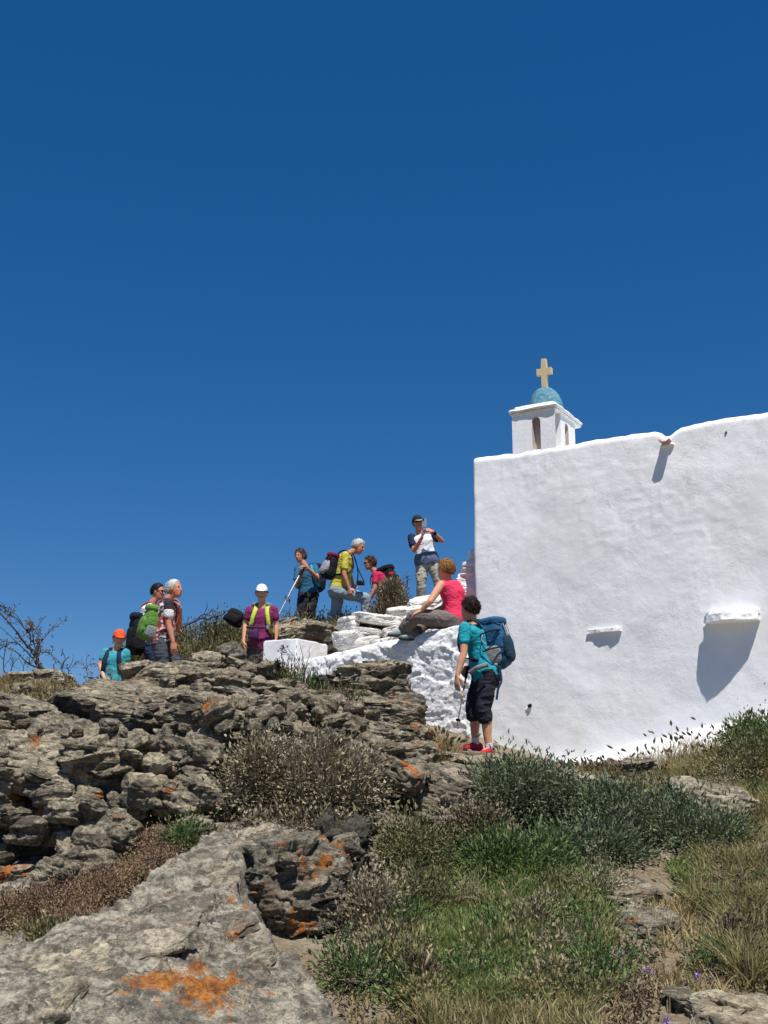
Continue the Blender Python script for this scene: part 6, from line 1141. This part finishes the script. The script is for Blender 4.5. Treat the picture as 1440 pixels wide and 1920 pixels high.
# --- man with phone
z = Z(720, 940, 5.538)
t3, j3 = person('man in dark cap and white T-shirt photographing from the white rocks', 19.0,
  dict(head=z(352, 225), neck=z(362, 318), sh0=z(285, 375, .03), sh1=z(488, 350, .0), el0=z(315, 510, -.12), wr0=z(395, 375, -.30), el1=z(600, 410, -.10), wr1=z(508, 315, -.28), mid=z(420, 480),
       hip0=z(395, 640), hip1=z(500, 625), kn0=z(385, 860, -.05), kn1=z(560, 820, -.02), an0=z(385, 1005, 0), an1=z(585, 1010, .05), toe0=z(365, 1050, -.18), toe1=z(610, 1050, -.12)),
  (.1, -1, 0), (.18, -1, -.12), 'teeprint', 'khaki', 'red', 'hair_black', ('capdark', 'tanvisor'), 1.02, False, .45, None, 'shoe_dark', 'sock', group='hikers on the hilltop', belt='jacket_grey', loose=1.12, glasses=True,
  handspec={0: dict(d=(.1, -.1, 1), pn=(.5, -.1, .2), curl=.55, ts=1), 1: dict(d=(-.9, -.05, .35), pn=(0, .4, -.3), curl=.6, ts=1)})
for k in (0, 1):
    bb = Pieces(); a, e = j3['sh%d' % k], j3['el%d' % k]; bb.tube([a, a+(e-a)*.58], [.070, .068]); link('dark_sleeve', bb.mesh('dark_sleeve', .009, 2, M['navy'], .005, 2), t3)
wt = thing('wristwatch', j3['wr1'], 'black wristwatch on the wrist of the man photographing', 'watch'); bb = Pieces(); a, e = j3['wr1'], j3['el1']; bb.tube([a+(e-a)*.10, a+(e-a)*.22], [.034, .034]); link('watch_band', bb.mesh('watch_band', .006, 1, M['pack_black']), wt)
R_, F_, U_ = basis((.1, -1, -.05), (.05, 0, 1)); pc = P(720+418/5.538, 940+222/5.538, 18.66); ph = thing('phone', pc, 'grey phone held up by the man in the dark cap', 'phone')
def boxpart(name, c, ax, size, mat, parent, bev=.006):
    bm = bmesh.new(); bmesh.ops.create_cube(bm, size=1)
    for v_ in bm.verts: q = v_.co; v_.co = Vector((q.x*size[0], q.y*size[1], q.z*size[2]))
    bmesh.ops.bevel(bm, geom=bm.edges[:], offset=bev, segments=2, affect='EDGES'); A = np.array(ax)
    for v_ in bm.verts: v_.co = V(np.array(c)+np.array(v_.co)@A)
    return link(name, bm_mesh(name, bm, M[mat], False), parent)
boxpart('phone_body', pc, (R_, F_, U_), (.076, .010, .150), 'phone', ph, .004); boxpart('camera_bump', pc+F_*.007+U_*.05+R_*.02, (R_, F_, U_), (.028, .006, .04), 'glass', ph, .002)
# --- man in yellow
z = Z(500, 980, 5.143)
t4, j4 = person('white-haired man in yellow T-shirt and pale jeans stepping up onto the white steps', 19.0,
  dict(head=z(886, 232), neck=z(818, 288), sh0=z(760, 318, -.17), sh1=z(775, 318, .17), el0=z(748, 505, -.22), wr0=z(792, 635, -.20), el1=z(790, 470, .24), wr1=z(830, 590, .22), mid=z(742, 480),
       hip0=z(680, 655, -.09), hip1=z(690, 655, .09), kn0=z(955, 730, -.08), kn1=z(668, 850, .10), an0=z(955, 880, -.08), an1=z(590, 1010, .10), toe0=z(1030, 905, -.12), toe1=z(650, 1040, .05)),
  (.95, -.25, 0), (.82, -.25, -.52), 'yellow', 'greyblue', 'red', 'hair_white', None, 1.06, False, .50, None, 'shoe_dark', belly=.05, loose=1.15, hairlen=.02, headup=(.4, 0, .9),
  handspec={0: dict(d=(.25, -.05, -1), pn=(.3, .9, 0), curl=1.2, ts=1), 1: dict(d=(.2, 0, -1), pn=(0, -1, 0), curl=.8)})
backpack('black, white and maroon daypack on the back of the man in yellow', P(621, 1063, 18.97), None, P(628, 1036, 19)-P(612, 1070, 19), (-.85, -.5, .25), (.30, .22, .43), ('pack_black', 'pack_maroon', 'pack_silver'), j4, seed=8, side='pack_black', stripe='pack_maroon', straps='pack_black')
cm = thing('camera', P(676, 1093, 18.75), 'small black camera hanging from the neck of the man in yellow', 'camera'); cc = P(676, 1093, 18.75)
boxpart('camera_body', cc, basis((.3, -1, 0), (0, 0, 1)), (.13, .05, .075), 'pack_black', cm, .008); e = Pieces(); e.tube([cc+np.array([.01, -.02, 0]), cc+np.array([.03, -.08, -.005])], [.030, .027], True, 10); link('lens', mesh_np('lens', np.concatenate(e.v), np.concatenate(e.f), M['glass']), cm)
strap([P(661, 1037, 18.9), P(667, 1050, 18.72), P(671, 1072, 18.72), cc+np.array([-.05, 0, .04])], .018, .006, 'pack_black', 'neck_strap', cm, (0, -1, 0)); strap([P(664, 1044, 19.1), P(672, 1068, 18.9), cc+np.array([.05, 0, .04])], .018, .006, 'pack_black', 'neck_strap', cm, (0, -1, 0))
# --- hiker with the long pole
t5, j5 = person('grey curly-haired hiker in dark blue top resting both hands on a long pole', 20.0,
  dict(head=z(322, 322), neck=z(360, 405), sh0=z(300, 450, .0), sh1=z(462, 430, .03), el0=z(285, 605, -.14), wr0=z(345, 480, -.36), el1=z(488, 530, -.16), wr1=z(385, 432, -.34), mid=z(400, 570),
       hip0=z(360, 690), hip1=z(450, 690, .04), kn0=z(335, 830, -.12), kn1=z(425, 840, .0), an0=z(385, 1000, 0), an1=z(430, 1010, .05), toe0=z(340, 1040, -.2), toe1=z(400, 1040, -.12)),
  (-.45, -.85, 0), (-.45, -.72, -.55), 'blue_teal', 'dk_trouser', 'red', 'hair_grey', None, 1.0, False, .5, None, 'shoe_dark', loose=1.12, hairlen=.05,
  handspec={0: dict(d=(.2, -.2, .8), pn=(.6, -.5, 0), curl=1.2, ts=1), 1: dict(d=(-.8, -.3, .2), pn=(0, .3, -1), curl=1.1, ts=1)})
backpack('dark pack with teal straps worn by the hiker with the long pole', P(592, 1085, 20.2), None, (.05, 0, 1), (.55, .8, 0), (.32, .22, .5), ('pack_blue2', 'navy', 'pack_black'), j5, seed=12, straps='aqua')
pole('long pale metal pole on which the curly-haired hiker leans', P(567, 1068, 19.62), P(522.5, 1152, 19.3), ('alu', 'alu'), .017, basket=False)
# --- hiker in pink behind the bush
t6, j6 = person('brown-haired hiker in rose pink shirt stooping behind the brushy bush', 20.0,
  dict(head=z(992, 392), neck=z(1035, 462), sh0=z(1052, 500, -.16), sh1=z(1070, 500, .16), el0=z(1040, 640, -.2), wr0=z(990, 740, -.2), el1=z(1050, 640, .2), wr1=z(1000, 740, .2), mid=z(1120, 600),
       hip0=z(1150, 760, -.08), hip1=z(1150, 760, .08), kn0=z(1130, 930, -.08), kn1=z(1150, 930, .08), an0=z(1150, 1080, -.08), an1=z(1190, 1080, .08), toe0=z(1090, 1110, -.08), toe1=z(1130, 1110, .08)),
  (-.95, -.2, -.1), (-.8, -.3, -.5), 'rosepink', 'dk_trouser', 'red', 'hair_chest', None, .98, True, .4, None, 'shoe_dark', glasses=True, hairlen=.04)
backpack('rounded black pack with a red emblem on the stooping hiker in rose pink', P(730, 1090, 20.05), None, (-.35, 0, .95), (.9, -.25, .3), (.34, .28, .52), ('pack_black', 'pack_black', 'pack_black'), j6, seed=14, stripe=None)
softbox(P(734, 1076, 19.8), (np.array([1., 0, 0]), np.array([0, 1., 0]), np.array([0, 0, 1.])), (.10, .04, .07), 2.5, 4, 'red_acc', 'emblem_patch', bpy.data.objects[[o.name for o in bpy.data.objects if o.name.startswith('backpack')][-1]], .004, 10)
# --- woman with white cap
z = Z(160, 1040, 3.6)
t7, j7 = person('smiling woman in white cap and magenta shirt with lime pack straps standing on the crest', 17.0,
  dict(head=z(1190, 262), neck=z(1192, 332), sh0=z(1112, 375), sh1=z(1272, 372), el0=z(1080, 470, .02), wr0=z(1068, 590, -.08), el1=z(1290, 475, .02), wr1=z(1288, 565, -.02), mid=z(1188, 470),
       hip0=z(1140, 605), hip1=z(1212, 605), kn0=z(1128, 770, -.03), kn1=z(1205, 770, .0), an0=z(1120, 945, .02), an1=z(1200, 945, .04), toe0=z(1110, 975, -.2), toe1=z(1210, 975, -.16)),
  (-.05, -1, 0), (.10, -1, -.08), 'magenta', 'brown_tr', 'tan', 'hair_brown', ('capwhite', 'capwhite'), 1.0, True, .42, None, 'shoe_dark', loose=1.12, hs=1.05,
  handspec={0: dict(d=(.1, -.1, -1), pn=(.8, .5, 0), curl=.3, ts=1), 1: dict(d=(0, .05, -1), pn=(-1, .2, 0), curl=.4, ts=-1)})
backpack('lime-strapped daypack worn by the woman in the white cap', P(491, 1160, 17.25), None, (0, 0, 1), (0, 1, 0), (.30, .2, .45), ('pack_lime', 'pack_grey', 'pack_grey'), j7, seed=16, straps='pack_lime', strapw=.058)
wp = thing('waist_pouch', P(475, 1188, 16.8), 'purple waist pouch on the hip of the woman in the white cap', 'waist pouch'); softbox(P(475, 1190, 16.82), (np.array([1., 0, 0]), np.array([0, 1., 0]), np.array([0, 0, 1.])), (.17, .08, .15), 3.2, 5, 'purple_dk', 'pouch_body', wp, .006); 
strap([P(462, 1176, 16.88), P(475, 1176, 16.80), P(495, 1176, 16.80), P(512, 1174, 16.88)], .035, .010, 'purple_dk', 'waist_belt', wp, (0, -1, 0)); boxpart('buckle', P(502, 1176, 16.78), basis((0, -1, 0), (0, 0, 1)), (.045, .012, .06), 'pack_grey', wp, .004)
# --- grey-haired man with green pack
t8, j8 = person('grey-haired man with green daypack in a red and grey sports shirt, hand to his chin', 16.0,
  dict(head=z(603, 232), neck=z(560, 298), sh0=z(562, 335, -.17), sh1=z(575, 335, .15), el0=z(562, 470, -.20), wr0=z(592, 590, -.22), el1=z(630, 490, .08), wr1=z(640, 362, -.12), mid=z(540, 440),
       hip0=z(515, 585, -.09), hip1=z(525, 585, .09), kn0=z(520, 760, -.10), kn1=z(620, 760, .12), an0=z(470, 960, -.10), an1=z(610, 960, .12), toe0=z(540, 985, -.12), toe1=z(680, 985, .12)),
  (.96, -.2, 0), (.93, -.35, -.12), 'streak', 'grey_tr', 'red', 'hair_white', None, 1.10, False, .46, None, 'shoe_dark', band='band', loose=1.1, hairlen=.02, belly=.03,
  handspec={0: dict(d=(.15, 0, -1), pn=(-.3, .9, 0), curl=.45, ts=1), 1: dict(d=(-.25, -.1, 1), pn=(-1, -.1, 0), curl=1.0, ts=1)})
backpack('green daypack with grey side pocket on the grey-haired man', P(284, 1170, 15.95), None, P(300, 1135, 16)-P(289, 1172, 16), (-.88, -.45, .1), (.30, .24, .48), ('pack_green', 'pack_green', 'pack_green'), j8, seed=18, side='pack_grey', straps='redwhite', strapw=.035)
# --- dark-haired man behind him
t9, j9 = person('dark-haired man in white and red shirt half hidden behind the grey-haired man', 16.8,
  dict(head=z(492, 252), neck=z(455, 325), sh0=z(435, 358, -.17), sh1=z(450, 355, .17), el0=z(445, 480, -.1), wr0=z(520, 540, .0), el1=z(500, 470, .2), wr1=z(590, 500, .2), mid=z(420, 450),
       hip0=z(430, 600, -.09), hip1=z(445, 600, .09), kn0=z(460, 760, -.10), kn1=z(640, 735, .06), an0=z(440, 960, -.10), an1=z(690, 930, .10), toe0=z(510, 985, -.12), toe1=z(760, 950, .1)),
  (.95, -.25, 0), (.9, -.35, -.2), 'white_cl', 'jeans', 'red', 'hair_black', None, 1.02, False, .42, None, 'shoe_dark', glasses=True, loose=1.1, hairlen=.02)
backpack('black daypack with an orange spot on the dark-haired man', P(259, 1189, 16.75), None, (.02, 0, 1), (-.92, -.38, 0), (.32, .24, .58), ('pack_black', 'navy', 'pack_black'), j9, seed=20, straps='redwhite')
# --- woman with orange cap
t10, j10 = person('woman in orange cap and aqua T-shirt looking down, lowest on the left behind the crest', 16.0,
  dict(head=z(228, 568), neck=z(215, 628), sh0=z(140, 660, .04), sh1=z(272, 665, .0), el0=z(100, 745, .0), wr0=z(125, 830, -.12), el1=z(285, 750, .02), wr1=z(280, 850, -.1), mid=z(200, 760),
       hip0=z(165, 865), hip1=z(235, 865), kn0=z(160, 1040, -.05), kn1=z(235, 1040, 0), an0=z(160, 1220, 0), an1=z(235, 1220, .04), toe0=z(165, 1250, -.2), toe1=z(250, 1250, -.16)),
  (.1, -1, 0), (.35, -1, -.45), 'aqua', 'grey_tr', 'tan', 'hair_grey', ('orange', 'orange'), .98, True, .42, None, 'shoe_dark', loose=1.1, hs=1.0)
backpack('dark pack whose straps show on the woman in the orange cap', P(216, 1245, 16.25), None, (0, 0, 1), (0, 1, 0), (.26, .18, .42), ('navy', 'pack_black', 'pack_black'), j10, seed=22, straps='navy', strapw=.06)
# dark pack left lying on the bushes
backpack('blackish pack lying on the bushes at the end of the curved branch', P(440, 1158, 17.6), None, (.45, 0, .8), (0, -1, .1), (.26, .2, .25), ('pack_black', 'pack_black', 'pack_black'), None, seed=24, lid=False)
# weathered writing-free details
# ------------------------------------------------------------------ light, sky, camera
SUN = SU*UD+SN*ND+SZ*ZD; SUN /= np.linalg.norm(SUN)
sd = bpy.data.lights.new('sun', 'SUN'); sd.energy = 4.6; sd.angle = math.radians(.53); sd.color = (1, .955, .89)
so = bpy.data.objects.new('sun', sd); COL.objects.link(so); so.location = (0, 0, 30); so.rotation_euler = V(SUN).to_track_quat('Z', 'Y').to_euler()
w = bpy.data.worlds.new('World'); SC.world = w; w.use_nodes = True; nt = w.node_tree; nt.nodes.clear()
sk = nt.nodes.new('ShaderNodeTexSky'); sk.sky_type = 'NISHITA'; sk.sun_disc = False
sk.sun_elevation = math.asin(SUN[2]); sk.sun_rotation = math.atan2(SUN[0], SUN[1]); sk.altitude = 3000; sk.air_density = .8; sk.dust_density = 0; sk.ozone_density = 1.5
hs = nt.nodes.new('ShaderNodeHueSaturation'); hs.inputs['Saturation'].default_value = 1.74; hs.inputs['Value'].default_value = 1.0; hs.inputs['Hue'].default_value = .507
bg = nt.nodes.new('ShaderNodeBackground'); bg.inputs['Strength'].default_value = .131; ow = nt.nodes.new('ShaderNodeOutputWorld')
gm = nt.nodes.new('ShaderNodeGamma'); gm.inputs['Gamma'].default_value = .65
nt.links.new(sk.outputs[0], gm.inputs['Color']); nt.links.new(gm.outputs[0], hs.inputs['Color']); nt.links.new(hs.outputs[0], bg.inputs[0]); nt.links.new(bg.outputs[0], ow.inputs[0])
cd = bpy.data.cameras.new('camera'); cd.sensor_fit = 'HORIZONTAL'; cd.sensor_width = 36; cd.lens = 36*FPX/1440; cd.clip_start = .1; cd.clip_end = 5000
co = bpy.data.objects.new('camera', cd); COL.objects.link(co); co.location = (0, 0, EYE); co.rotation_euler = (math.pi/2+PITCH, 0, 0); SC.camera = co
SC.view_settings.view_transform = 'Standard'; SC.view_settings.look = 'None'; SC.view_settings.exposure = .42; SC.view_settings.gamma = 1
SC.render.resolution_x = 768; SC.render.resolution_y = 1024
try: SC.cycles.max_bounces = 8; SC.cycles.use_denoising = True
except Exception: pass
